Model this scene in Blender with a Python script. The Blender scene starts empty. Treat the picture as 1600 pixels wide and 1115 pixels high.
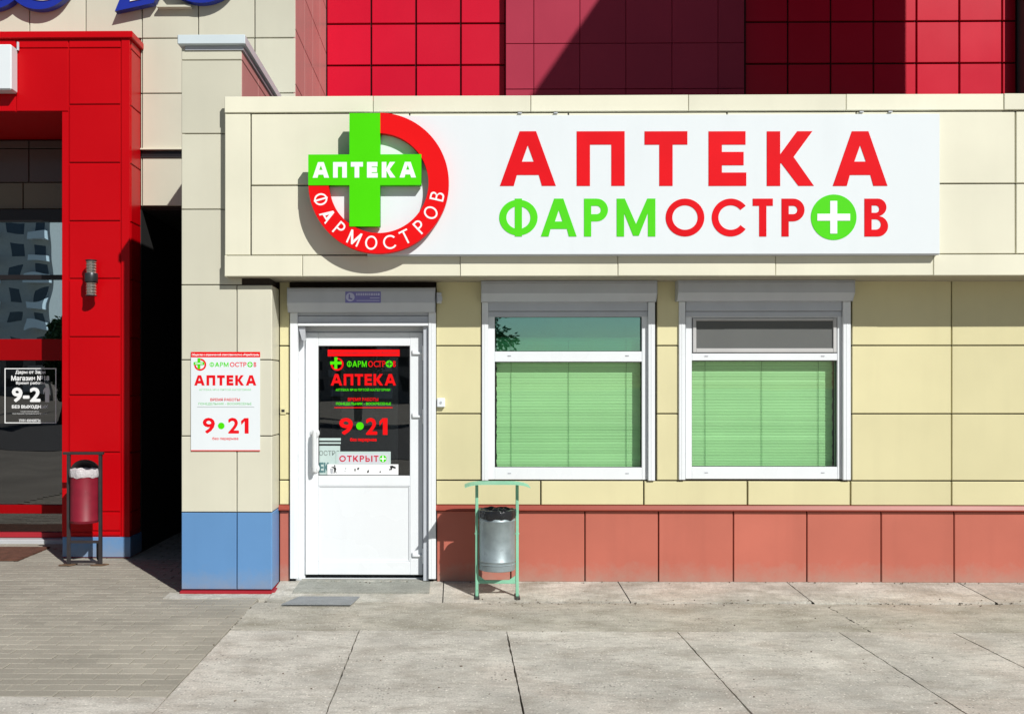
import bpy, bmesh, math, random
from mathutils import Vector, Matrix
random.seed(11)
R = math.radians
sc = bpy.context.scene
col = sc.collection

# ------------------------------------------------------------ camera
F, CX, CY, H, D = 1500.0, 693.7, 605.0, 1.66, 8.0
YAW = R(0.7)
cam = bpy.data.cameras.new('camera')
cam.sensor_width = 36.0
cam.lens = F / 1600 * 36
cam.shift_x = (800 - CX) / 1600
cam.shift_y = (CY - 557.5) / 1600
cam.clip_start, cam.clip_end = 0.05, 2000
camo = bpy.data.objects.new('camera', cam)
camo.location = (0, -D, H)
camo.rotation_euler = (R(90), 0, YAW)
col.objects.link(camo)
sc.camera = camo

# ------------------------------------------------------------ sky and sun
SUN = Vector((-0.64, 1.0, -0.92))            # the way the light travels
w = bpy.data.worlds.new('World')
sc.world = w
w.use_nodes = True
nt = w.node_tree
sky = nt.nodes.new('ShaderNodeTexSky')
sky.sky_type = 'NISHITA'
sky.sun_disc = False
sky.sun_elevation = math.asin(-SUN.normalized().z)
sky.sun_rotation = math.atan2(-SUN.x, -SUN.y)
sky.air_density, sky.dust_density, sky.ozone_density = 1.0, 0.4, 1.5
bg = nt.nodes['Background']
bg.inputs['Strength'].default_value = 0.05
nt.links.new(sky.outputs[0], bg.inputs['Color'])
sun = bpy.data.lights.new('sun', 'SUN')
sun.energy = 5.0
sun.angle = R(0.5)
sun.color = (1.0, 0.98, 0.925)
suno = bpy.data.objects.new('sun', sun)
suno.rotation_euler = SUN.to_track_quat('-Z', 'Y').to_euler()
suno.location = (12, -18, 20)
col.objects.link(suno)
sc.view_settings.view_transform = 'Standard'
sc.view_settings.look = 'None'
sc.view_settings.exposure = -0.12
sc.view_settings.gamma = 1.0
sc.view_settings.use_curve_mapping = False

# ------------------------------------------------------------ from the survey of the photo to metres
CT, ST = math.cos(YAW), math.sin(YAW)


def P(px, py, y):
    """x and z of the point seen at (px, py) on the upright plane at depth y"""
    u, v = (px - CX) / F, (CY - py) / F
    dx, dy = u * CT - ST, CT + u * ST
    t = (D + y) / dy
    return t * dx, H + t * v


def X(px, y): return P(px, 600, y)[0]
def Z(py, y, px=712): return P(px, py, y)[1]


WALL, FAS, PIER, PORCH, CREAM, RED, GLZ = 0.0, -0.40, -0.31, 1.30, 1.62, 3.90, 2.315

# ------------------------------------------------------------ materials
MATS = {}


def nodes_of(name):
    m = bpy.data.materials.new(name)
    m.use_nodes = True
    return m, m.node_tree, m.node_tree.nodes['Principled BSDF']


def mat(name, c, rough=0.5, var=0.06, scale=3.0, objvar=0.03, bump=0.0, bscale=40.0, metal=0.0, spec=0.4, streak=0.0, coat=0.0, wear=None, fine=0.0, splash=None):
    """painted, coated or bare surface: broad tone noise, a small tone step per piece, rain streaks, fine relief"""
    if name in MATS: return MATS[name]
    m, t, b = nodes_of(name)
    N, L = t.nodes, t.links
    geo = N.new('ShaderNodeNewGeometry')
    oi = N.new('ShaderNodeObjectInfo')
    nz = N.new('ShaderNodeTexNoise'); nz.inputs['Scale'].default_value = scale; nz.inputs['Detail'].default_value = 6
    L.new(geo.outputs['Position'], nz.inputs['Vector'])
    mr = N.new('ShaderNodeMapRange'); mr.inputs['From Min'].default_value = .3; mr.inputs['From Max'].default_value = .7
    mr.inputs['To Min'].default_value = 1 - var; mr.inputs['To Max'].default_value = 1 + var
    L.new(nz.outputs['Fac'], mr.inputs['Value'])
    mo = N.new('ShaderNodeMapRange'); mo.inputs['To Min'].default_value = 1 - objvar; mo.inputs['To Max'].default_value = 1 + objvar
    L.new(oi.outputs['Random'], mo.inputs['Value'])
    mu = N.new('ShaderNodeMath'); mu.operation = 'MULTIPLY'
    L.new(mr.outputs[0], mu.inputs[0]); L.new(mo.outputs[0], mu.inputs[1])
    last = mu.outputs[0]
    if streak:
        mp = N.new('ShaderNodeMapping'); mp.inputs['Scale'].default_value = (5, 5, 0.5)
        L.new(geo.outputs['Position'], mp.inputs['Vector'])
        ns = N.new('ShaderNodeTexNoise'); ns.inputs['Scale'].default_value = 1.3; ns.inputs['Detail'].default_value = 3
        L.new(mp.outputs[0], ns.inputs['Vector'])
        ms = N.new('ShaderNodeMapRange'); ms.inputs['From Min'].default_value = .5; ms.inputs['From Max'].default_value = .8
        ms.inputs['To Min'].default_value = 1; ms.inputs['To Max'].default_value = 1 - streak
        L.new(ns.outputs['Fac'], ms.inputs['Value'])
        m3 = N.new('ShaderNodeMath'); m3.operation = 'MULTIPLY'
        L.new(last, m3.inputs[0]); L.new(ms.outputs[0], m3.inputs[1]); last = m3.outputs[0]
    if fine:
        nf = N.new('ShaderNodeTexNoise'); nf.inputs['Scale'].default_value = 140; nf.inputs['Detail'].default_value = 3
        L.new(geo.outputs['Position'], nf.inputs['Vector'])
        mf = N.new('ShaderNodeMapRange'); mf.inputs['From Min'].default_value = .3; mf.inputs['From Max'].default_value = .7
        mf.inputs['To Min'].default_value = 1 - fine; mf.inputs['To Max'].default_value = 1 + fine
        L.new(nf.outputs['Fac'], mf.inputs['Value'])
        m4 = N.new('ShaderNodeMath'); m4.operation = 'MULTIPLY'
        L.new(last, m4.inputs[0]); L.new(mf.outputs[0], m4.inputs[1]); last = m4.outputs[0]
    vm = N.new('ShaderNodeVectorMath'); vm.operation = 'SCALE'; vm.inputs[0].default_value = c[:3]
    L.new(last, vm.inputs['Scale'])
    out = vm.outputs[0]
    if wear:
        wc, lo, hi, ws = wear
        nw = N.new('ShaderNodeTexNoise'); nw.inputs['Scale'].default_value = ws; nw.inputs['Detail'].default_value = 8; nw.inputs['Roughness'].default_value = .65
        L.new(geo.outputs['Position'], nw.inputs['Vector'])
        mw = N.new('ShaderNodeMapRange'); mw.inputs['From Min'].default_value = lo; mw.inputs['From Max'].default_value = hi
        L.new(nw.outputs['Fac'], mw.inputs['Value'])
        mx = N.new('ShaderNodeMix'); mx.data_type = 'RGBA'; mx.inputs['B'].default_value = (*wc, 1)
        L.new(mw.outputs[0], mx.inputs['Factor']); L.new(out, mx.inputs['A']); out = mx.outputs['Result']
    if splash:
        sx = N.new('ShaderNodeSeparateXYZ'); L.new(geo.outputs['Position'], sx.inputs[0])
        nn_ = N.new('ShaderNodeTexNoise'); nn_.inputs['Scale'].default_value = 9; nn_.inputs['Detail'].default_value = 8; nn_.inputs['Roughness'].default_value = .7
        L.new(geo.outputs['Position'], nn_.inputs['Vector'])
        ma = N.new('ShaderNodeMath'); ma.operation = 'MULTIPLY_ADD'; ma.inputs[1].default_value = .30
        L.new(nn_.outputs['Fac'], ma.inputs[0]); L.new(sx.outputs['Z'], ma.inputs[2])
        mz = N.new('ShaderNodeMapRange'); mz.inputs['From Min'].default_value = .17; mz.inputs['From Max'].default_value = .36
        mz.inputs['To Min'].default_value = splash; mz.inputs['To Max'].default_value = 0
        L.new(ma.outputs[0], mz.inputs['Value'])
        mx = N.new('ShaderNodeMix'); mx.data_type = 'RGBA'; mx.inputs['B'].default_value = (.34, .30, .25, 1)
        L.new(mz.outputs[0], mx.inputs['Factor']); L.new(out, mx.inputs['A']); out = mx.outputs['Result']
    L.new(out, b.inputs['Base Color'])
    mrr = N.new('ShaderNodeMapRange'); mrr.inputs['To Min'].default_value = max(0, rough - .07); mrr.inputs['To Max'].default_value = min(1, rough + .07)
    L.new(nz.outputs['Fac'], mrr.inputs['Value']); L.new(mrr.outputs[0], b.inputs['Roughness'])
    b.inputs['Metallic'].default_value = metal
    b.inputs['Specular IOR Level'].default_value = spec
    b.inputs['Coat Weight'].default_value = coat
    b.inputs['Coat Roughness'].default_value = 0.12
    if bump:
        nb = N.new('ShaderNodeTexNoise'); nb.inputs['Scale'].default_value = bscale; nb.inputs['Detail'].default_value = 4
        L.new(geo.outputs['Position'], nb.inputs['Vector'])
        bp = N.new('ShaderNodeBump'); bp.inputs['Strength'].default_value = bump; bp.inputs['Distance'].default_value = .01
        L.new(nb.outputs['Fac'], bp.inputs['Height']); L.new(bp.outputs[0], b.inputs['Normal'])
    MATS[name] = m
    return m


def panelmat(name, c, rough=.38, **k):
    a = dict(var=.05, scale=1.3, objvar=.05, bump=.05, bscale=2.2, spec=.3, streak=.035)
    a.update(k)
    return mat(name, c, rough, **a)


CREAMC = (.60, .583, .475)
M_cream = panelmat('cream_cladding', CREAMC)
M_yellow = panelmat('pale_yellow_cladding', (.655, .605, .365), streak=.04)
M_fascia = panelmat('ivory_cladding', (.735, .715, .575))
M_red = panelmat('red_cladding', (.50, .0006, .004), rough=.36, var=.03, spec=.2)
M_red2 = panelmat('crimson_cladding', (.58, .003, .026), rough=.34, var=.03, spec=.22)
M_bounce = panelmat('bounce_tinted_cladding', (.50, .27, .25), rough=.35)  # cream return faces, with pink bounce and sheen from the red wall painted in
M_rasp = panelmat('raspberry_cladding', (.40, .035, .07), rough=.4, spec=.12)
M_blue = panelmat('blue_cladding', (.115, .26, .50), rough=.42, splash=.4)
M_terra = panelmat('terracotta_cladding', (.47, .135, .095), rough=.5, streak=.08, var=.08, splash=.5)
M_ledge = panelmat('brown_red_ledge', (.30, .055, .035), rough=.35)
M_trimred = panelmat('dark_red_trim', (.36, .02, .03), rough=.4)
M_back = mat('dark_backing', (.035, .026, .02), .9)
M_backred = mat('dark_red_backing', (.05, .004, .006), .9)
M_pvc = mat('white_pvc', (.76, .79, .82), .28, var=.02, scale=2, objvar=.01, streak=.03)
M_alu = mat('pale_grey_aluminium', (.50, .53, .58), .4, var=.04, scale=4, streak=.05)
M_alud = mat('grey_aluminium', (.44, .46, .50), .4, var=.04, scale=4)
M_white = mat('white_sign_face', (.74, .79, .82), .3, var=.012, scale=.9, streak=.025)
M_sred = mat('sign_red', (.76, .006, .008), .45, var=.03, spec=.08)
M_sgreen = mat('sign_green', (.07, .65, .002), .45, var=.03, spec=.08)
M_lred = mat('letter_red', (.70, .006, .012), .5, var=.07, scale=2.5, spec=.08)
M_lgreen = mat('letter_green', (.085, .64, .015), .5, var=.03, spec=.08)
M_lgreen2 = mat('letter_pale_green', (.22, .62, .26), .4)
M_lgrey = mat('print_grey', (.22, .27, .26), .5)
M_lwhite = mat('print_white', (.85, .86, .87), .4, var=.01)
M_black = mat('print_black', (.015, .015, .017), .5)
M_dark = mat('dark_interior', (.05, .05, .052), .8)
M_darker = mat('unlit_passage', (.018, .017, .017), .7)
M_mull = mat('black_mullion', (.015, .012, .013), .35)
M_lblue = mat('letter_blue', (.012, .028, .31), .35, var=.04)
M_capw = mat('pale_blue_metal_cap', (.60, .68, .72), .35, var=.03)
M_zinc = mat('galvanised_steel', (.30, .36, .38), .48, var=.18, scale=9, metal=.45, spec=.5, bump=.08, bscale=18, wear=((.16, .17, .17), .58, .75, 9))
M_mint = mat('mint_green_paint', (.24, .54, .37), .55, var=.08, scale=10, wear=((.16, .10, .06), .66, .72, 22))
M_bag = mat('black_bag_plastic', (.016, .017, .02), .28, bump=.6, bscale=45)
M_wbag = mat('white_bag_plastic', (.62, .58, .60), .35, bump=.7, bscale=55)
M_steel = mat('dark_steel_paint', (.035, .030, .032), .42, var=.15, scale=10)
M_maroon = mat('maroon_bin_paint', (.21, .009, .024), .5, var=.14, scale=10, wear=((.20, .07, .07), .62, .8, 14))
M_rust = mat('rusty_plate', (.14, .085, .05), .85, var=.25, scale=25, bump=.4)
M_mat = mat('grey_rubber', (.27, .285, .295), .8, var=.12, scale=12, bump=.5, bscale=160, fine=.15)
M_coco = mat('brown_coir', (.13, .055, .035), .95, var=.25, scale=14, bump=.8, bscale=120, fine=.3)
M_slat = mat('green_blind_slat', (.52, .80, .44), .45, var=.03, scale=3, objvar=.045)
M_cord = mat('blind_cord', (.07, .25, .09), .6)
M_net = mat('grey_insect_net', (.115, .12, .118), .8, var=.05)
M_label = mat('violet_label', (.20, .19, .48), .4)
M_lav = mat('label_print', (.50, .52, .72), .4)
M_bulb = mat('lamp_metal', (.06, .065, .07), .35, metal=.6)
M_bin_glass = mat('ribbed_lamp_glass', (.42, .38, .33), .12, metal=.7, var=.3, scale=60)
M_bark = mat('tree_bark', (.09, .065, .045), .9, var=.2, scale=10)
M_leaf = mat('tree_leaves', (.055, .10, .03), .6, var=.4, scale=.9, objvar=.1)
M_block = mat('apartment_render', (.50, .47, .44), .8, var=.06)
M_blockw = mat('apartment_window', (.05, .06, .08), .15)
M_asph = mat('asphalt', (.075, .075, .078), .9, var=.15, scale=2, fine=.15, bump=.3, bscale=90)
M_pale = mat('pale_teal_plate', (.50, .62, .60), .4, var=.03)


def concrete(name, c, stain, speck, lo=.5, hi=.75):
    """weathered cast concrete: broad dirt, pale lime bloom, exposed aggregate and pits"""
    m, t, b = nodes_of(name)
    N, L = t.nodes, t.links
    geo = N.new('ShaderNodeNewGeometry')
    oi = N.new('ShaderNodeObjectInfo')

    def noise(scale, detail=6, rough=.6, stretch=None):
        n = N.new('ShaderNodeTexNoise'); n.inputs['Scale'].default_value = scale
        n.inputs['Detail'].default_value = detail; n.inputs['Roughness'].default_value = rough
        if stretch:
            mp = N.new('ShaderNodeMapping'); mp.inputs['Scale'].default_value = stretch
            L.new(geo.outputs['Position'], mp.inputs['Vector']); L.new(mp.outputs[0], n.inputs['Vector'])
        else:
            L.new(geo.outputs['Position'], n.inputs['Vector'])
        return n.outputs['Fac']

    def rng(s, a, bb, c0=0., c1=1.):
        r = N.new('ShaderNodeMapRange'); L.new(s, r.inputs['Value'])
        for k, v in (('From Min', a), ('From Max', bb), ('To Min', c0), ('To Max', c1)): r.inputs[k].default_value = v
        return r.outputs[0]

    def mix(f, a, bb):
        x = N.new('ShaderNodeMix'); x.data_type = 'RGBA'
        L.new(f, x.inputs['Factor'])
        for k, v in (('A', a), ('B', bb)):
            if isinstance(v, tuple): x.inputs[k].default_value = (*v, 1)
            else: L.new(v, x.inputs[k])
        return x.outputs['Result']

    base = mix(rng(noise(1.7, 9, .62), .36, .68), tuple(v * .76 for v in c), tuple(min(1, v * 1.15) for v in c))
    base = mix(rng(noise(2.3, 10, .68, (1, 1.9, 1)), lo, hi, 0, .9), base, stain)
    base = mix(rng(noise(5.5, 8, .7, (.6, 1.6, 1)), .56, .74, 0, .5), base, tuple(min(1, v * 1.32) for v in c))
    base = mix(rng(noise(.8, 4, .5), .52, .7, 0, .35), base, (c[0] * .95, c[1] * .78, c[2] * .72))
    base = mix(rng(noise(13, 9, .78, (.6, 1.7, 1)), .50, .66, 0, .8), base, tuple(v * .56 for v in c))
    base = mix(rng(noise(21, 7, .75, (.5, 1.6, 1)), .58, .72, 0, .4), base, tuple(min(1, v * 1.3) for v in c))
    # aggregate
    v1 = N.new('ShaderNodeTexVoronoi'); v1.inputs['Scale'].default_value = 52
    L.new(geo.outputs['Position'], v1.inputs['Vector'])
    sep = N.new('ShaderNodeSeparateColor'); L.new(v1.outputs['Color'], sep.inputs[0])
    dots = N.new('ShaderNodeMath'); dots.operation = 'MULTIPLY'
    L.new(rng(v1.outputs['Distance'], .22, .38, 1, 0), dots.inputs[0])
    L.new(rng(sep.outputs[0], .70, .78), dots.inputs[1])
    dm = N.new('ShaderNodeMath'); dm.operation = 'MULTIPLY'
    L.new(dots.outputs[0], dm.inputs[0]); L.new(rng(noise(3.1, 5, .6), .42, .62, .1 * speck, speck), dm.inputs[1])
    base = mix(dm.outputs[0], base, tuple(v * .38 for v in c))
    d2 = N.new('ShaderNodeMath'); d2.operation = 'MULTIPLY'
    L.new(rng(v1.outputs['Distance'], .2, .36, 1, 0), d2.inputs[0]); L.new(rng(sep.outputs[1], .8, .86, 0, .55 * speck), d2.inputs[1])
    base = mix(d2.outputs[0], base, tuple(min(1, v * 1.6) for v in c))
    vm = N.new('ShaderNodeVectorMath'); vm.operation = 'SCALE'
    L.new(base, vm.inputs[0])
    mm = N.new('ShaderNodeMath'); mm.operation = 'MULTIPLY'
    L.new(rng(noise(85, 4, .7), .3, .7, .76, 1.24), mm.inputs[0]); L.new(rng(oi.outputs['Random'], 0, 1, .96, 1.04), mm.inputs[1])
    L.new(mm.outputs[0], vm.inputs['Scale'])
    L.new(vm.outputs[0], b.inputs['Base Color'])
    b.inputs['Roughness'].default_value = .9
    b.inputs['Specular IOR Level'].default_value = .2
    ad = N.new('ShaderNodeMath'); ad.operation = 'ADD'
    L.new(noise(60, 6, .7), ad.inputs[0]); L.new(dm.outputs[0], ad.inputs[1])
    bp = N.new('ShaderNodeBump'); bp.inputs['Strength'].default_value = .45; bp.inputs['Distance'].default_value = .006
    L.new(ad.outputs[0], bp.inputs['Height']); L.new(bp.outputs[0], b.inputs['Normal'])
    MATS[name] = m
    return m


M_conc = concrete('slab_concrete', (.59, .56, .505), (.32, .285, .24), 1.1, .47, .72)
M_strip = concrete('washed_aggregate_concrete', (.52, .49, .425), (.28, .26, .205), 1.2, .44, .68)
M_apron = concrete('worn_apron_concrete', (.57, .55, .49), (.27, .245, .195), .5, .44, .68)
M_step = concrete('door_step_cement', (.33, .335, .30), (.22, .22, .19), .2, .5, .8)
M_brick = mat('paving_brick', (.345, .32, .27), .88, var=.15, scale=1.4, objvar=.08, bump=.35, bscale=90, fine=.14, spec=.2)
M_joint = mat('sandy_joint', (.27, .25, .21), .95, var=.2, scale=5)
M_jdark = mat('dirt_joint', (.14, .122, .098), .95, var=.3, scale=12)
M_ground = mat('open_ground', (.24, .22, .19), .95, var=.2, scale=.6, fine=.15)


def glass(name, tint, refl, rough=.0, wav=.0, glc=(1, 1, 1)):
    m, t, b = nodes_of(name)
    N, L = t.nodes, t.links
    N.remove(b)
    out = N['Material Output']
    tr = N.new('ShaderNodeBsdfTransparent'); tr.inputs[0].default_value = (*tint, 1)
    gl = N.new('ShaderNodeBsdfGlossy'); gl.inputs['Roughness'].default_value = rough; gl.inputs['Color'].default_value = (*glc, 1)
    lw = N.new('ShaderNodeLayerWeight'); lw.inputs[0].default_value = .25
    mr = N.new('ShaderNodeMapRange'); mr.inputs['To Min'].default_value = refl; mr.inputs['To Max'].default_value = min(1, refl + .5)
    L.new(lw.outputs['Fresnel'], mr.inputs['Value'])
    mx = N.new('ShaderNodeMixShader')
    L.new(mr.outputs[0], mx.inputs[0]); L.new(tr.outputs[0], mx.inputs[1]); L.new(gl.outputs[0], mx.inputs[2])
    if wav:
        geo = N.new('ShaderNodeNewGeometry')
        nz = N.new('ShaderNodeTexNoise'); nz.inputs['Scale'].default_value = 1.6; nz.inputs['Detail'].default_value = 1
        L.new(geo.outputs['Position'], nz.inputs['Vector'])
        bp = N.new('ShaderNodeBump'); bp.inputs['Strength'].default_value = wav; bp.inputs['Distance'].default_value = .05
        L.new(nz.outputs['Fac'], bp.inputs['Height']); L.new(bp.outputs[0], gl.inputs['Normal'])
    L.new(mx.outputs[0], out.inputs['Surface'])
    MATS[name] = m
    return m


G_win = glass('window_glass', (.90, .96, .92), .035, wav=.03)
G_up = glass('reflecting_window_glass', (.70, .90, .84), .42, wav=.05, glc=(.62, 1.0, .97))
G_door = glass('door_glass', (.82, .86, .86), .10, wav=.04)
G_porch = glass('tinted_porch_glass', (.22, .24, .26), .20, wav=.06)
G_porchu = glass('mirrored_porch_glass', (.2, .22, .26), .85, wav=.05, glc=(.62, .86, 1.0))

# ------------------------------------------------------------ mesh helpers
WL = {}


def link(name, me, parent=None, loc=(0, 0, 0)):
    o = bpy.data.objects.new(name, me)
    col.objects.link(o)
    loc = Vector(loc)
    if parent:
        o.parent = parent
        o.location = loc - WL[parent]
    else:
        o.location = loc
    WL[o] = loc
    return o


def tag(o, label=None, cat=None, group=None, kind=None):
    if label: o['label'] = label
    if cat: o['category'] = cat
    if group: o['group'] = group
    if kind: o['kind'] = kind
    return o


def empty(name, loc):
    return link(name, None, None, loc)


def setmat(me, m):
    me.materials.append(m)
    return me


class MB:
    def __init__(s): s.bm = bmesh.new()

    def box(s, x0, x1, y0, y1, z0, z1, bev=0.0):
        M = Matrix.Translation(((x0 + x1) / 2, (y0 + y1) / 2, (z0 + z1) / 2)) @ Matrix.Diagonal((abs(x1 - x0), abs(y1 - y0), abs(z1 - z0), 1))
        r = bmesh.ops.create_cube(s.bm, size=1, matrix=M)
        if bev:
            es = list({e for v in r['verts'] for e in v.link_edges})
            bmesh.ops.bevel(s.bm, geom=es, offset=bev, segments=1, affect='EDGES', profile=.5)
        return s

    def prism(s, pts, axis, a, b):
        """closed 2-D outline pushed along an axis: 'x' takes (y,z), 'y' takes (x,z), 'z' takes (x,y)"""
        def mk(p, k):
            if axis == 'x': return (k, p[0], p[1])
            if axis == 'y': return (p[0], k, p[1])
            return (p[0], p[1], k)
        A = [s.bm.verts.new(mk(p, a)) for p in pts]
        B = [s.bm.verts.new(mk(p, b)) for p in pts]
        fs = [s.bm.faces.new(A), s.bm.faces.new(B[::-1])]
        n = len(pts)
        for i in range(n):
            fs.append(s.bm.faces.new((A[i], B[i], B[(i + 1) % n], A[(i + 1) % n])))
        bmesh.ops.recalc_face_normals(s.bm, faces=fs)
        return s

    def tube(s, pts, r, n=8, cap=True):
        pts = [Vector(p) for p in pts]
        rs = r if isinstance(r, (list, tuple)) else [r] * len(pts)
        rings = []
        q = pd_ = None
        for i, p in enumerate(pts):
            d = (pts[min(i + 1, len(pts) - 1)] - pts[max(i - 1, 0)]).normalized()
            q = d.to_track_quat('Z', 'Y') if q is None else pd_.rotation_difference(d) @ q
            pd_ = d
            rings.append([s.bm.verts.new(p + q @ Vector((math.cos(2 * math.pi * k / n) * rs[i], math.sin(2 * math.pi * k / n) * rs[i], 0))) for k in range(n)])
        for a, b in zip(rings, rings[1:]):
            for k in range(n):
                s.bm.faces.new((a[k], a[(k + 1) % n], b[(k + 1) % n], b[k]))
        if cap:
            s.bm.faces.new(rings[0][::-1]); s.bm.faces.new(rings[-1])
        return s

    def lathe(s, prof, cx, cy, n=40, cap0=False, cap1=False):
        rings = []
        for r, z in prof:
            rings.append([s.bm.verts.new((cx + math.cos(2 * math.pi * k / n) * r, cy + math.sin(2 * math.pi * k / n) * r, z)) for k in range(n)])
        for a, b in zip(rings, rings[1:]):
            for k in range(n):
                s.bm.faces.new((a[k], a[(k + 1) % n], b[(k + 1) % n], b[k]))
        if cap0: s.bm.faces.new(rings[0][::-1])
        if cap1: s.bm.faces.new(rings[-1])
        return s

    def mesh(s, name, m, smooth=0):
        me = bpy.data.meshes.new(name)
        s.bm.to_mesh(me); s.bm.free()
        setmat(me, m)
        if smooth:
            me.shade_smooth(); me.set_sharp_from_angle(angle=R(smooth))
        return me

    def build(s, name, m, parent=None, loc=(0, 0, 0), smooth=0):
        """vertices are given in world metres; the object's origin is put at loc"""
        for v in s.bm.verts: v.co -= Vector(loc)
        return link(name, s.mesh(name, m, smooth), parent, loc)


PCACHE = {}


def panel_mesh(w_, h_, t, m, c=.004, side='y'):
    k = (round(w_, 3), round(h_, 3), t, m.name, c, side)
    if k in PCACHE: return PCACHE[k]
    a, b = w_ / 2, h_ / 2
    V = []
    for (aa, bb, yy) in ((a, b, t / 2), (a, b, -t / 2 + c), (a - c, b - c, -t / 2)):
        for sx, sz in ((-1, -1), (1, -1), (1, 1), (-1, 1)):
            V.append((sx * aa, yy, sz * bb) if side == 'y' else (-yy, sx * aa, sz * bb))
    Fc = [(8, 9, 10, 11), (3, 2, 1, 0)]
    for o in (0, 4):
        for i in range(4):
            j = (i + 1) % 4
            Fc.append((o + i, o + j, o + 4 + j, o + 4 + i))
    me = bpy.data.meshes.new('panel')
    me.from_pydata(V, [], Fc)
    me.update()
    setmat(me, m)
    PCACHE[k] = me
    return me


def panel(parent, m, x0, x1, z0, z1, y, t=.022, gap=.010, name='panel', wob=1.0):
    """a cladding panel whose face stands at depth y, facing the street"""
    o = link(name, panel_mesh(x1 - x0 - gap, z1 - z0 - gap, t, m), parent,
             ((x0 + x1) / 2, y + t / 2 + random.uniform(-.0012, .0012) * wob, (z0 + z1) / 2))
    o.rotation_euler = (R(random.uniform(-.12, .12)) * wob, R(random.uniform(-.08, .08)) * wob, R(random.uniform(-.15, .15)) * wob)
    return o


def panel_side(parent, m, y0, y1, z0, z1, x, t=.022, gap=.008, name='panel'):
    """a cladding panel facing +x with its face at x"""
    return link(name, panel_mesh(y1 - y0 - gap, z1 - z0 - gap, t, m, side='x'), parent, (x - t / 2, (y0 + y1) / 2, (z0 + z1) / 2))


def frame(mb, x0, x1, z0, z1, y0, y1, l, r, b, t, bev=.003):
    mb.box(x0, x0 + l, y0, y1, z0, z1, bev)
    mb.box(x1 - r, x1, y0, y1, z0, z1, bev)
    mb.box(x0 + l, x1 - r, y0 + .001, y1 - .001, z0, z0 + b, bev)
    mb.box(x0 + l, x1 - r, y0 + .001, y1 - .001, z1 - t, z1, bev)
    return mb


# ------------------------------------------------------------ lettering
def ell(cx, cz, rx, rz, a0=0, a1=360, n=40):
    return [(cx + rx * math.cos(R(a0 + (a1 - a0) * i / n)), cz + rz * math.sin(R(a0 + (a1 - a0) * i / n))) for i in range(n + (0 if a1 - a0 == 360 else 1))]


def half(xl, xr, z0, z1, n=14):
    """right half-lozenge used for the bowls of Р, В, Ь: flat left edge at xl, round on the right"""
    r = (z1 - z0) / 2
    rx = min(r, xr - xl)
    return [(xl, z0)] + [(xr - rx + rx * math.cos(R(a)), z0 + r + r * math.sin(R(a))) for a in [-90 + 180 * i / n for i in range(n + 1)]] + [(xl, z1)]


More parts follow.
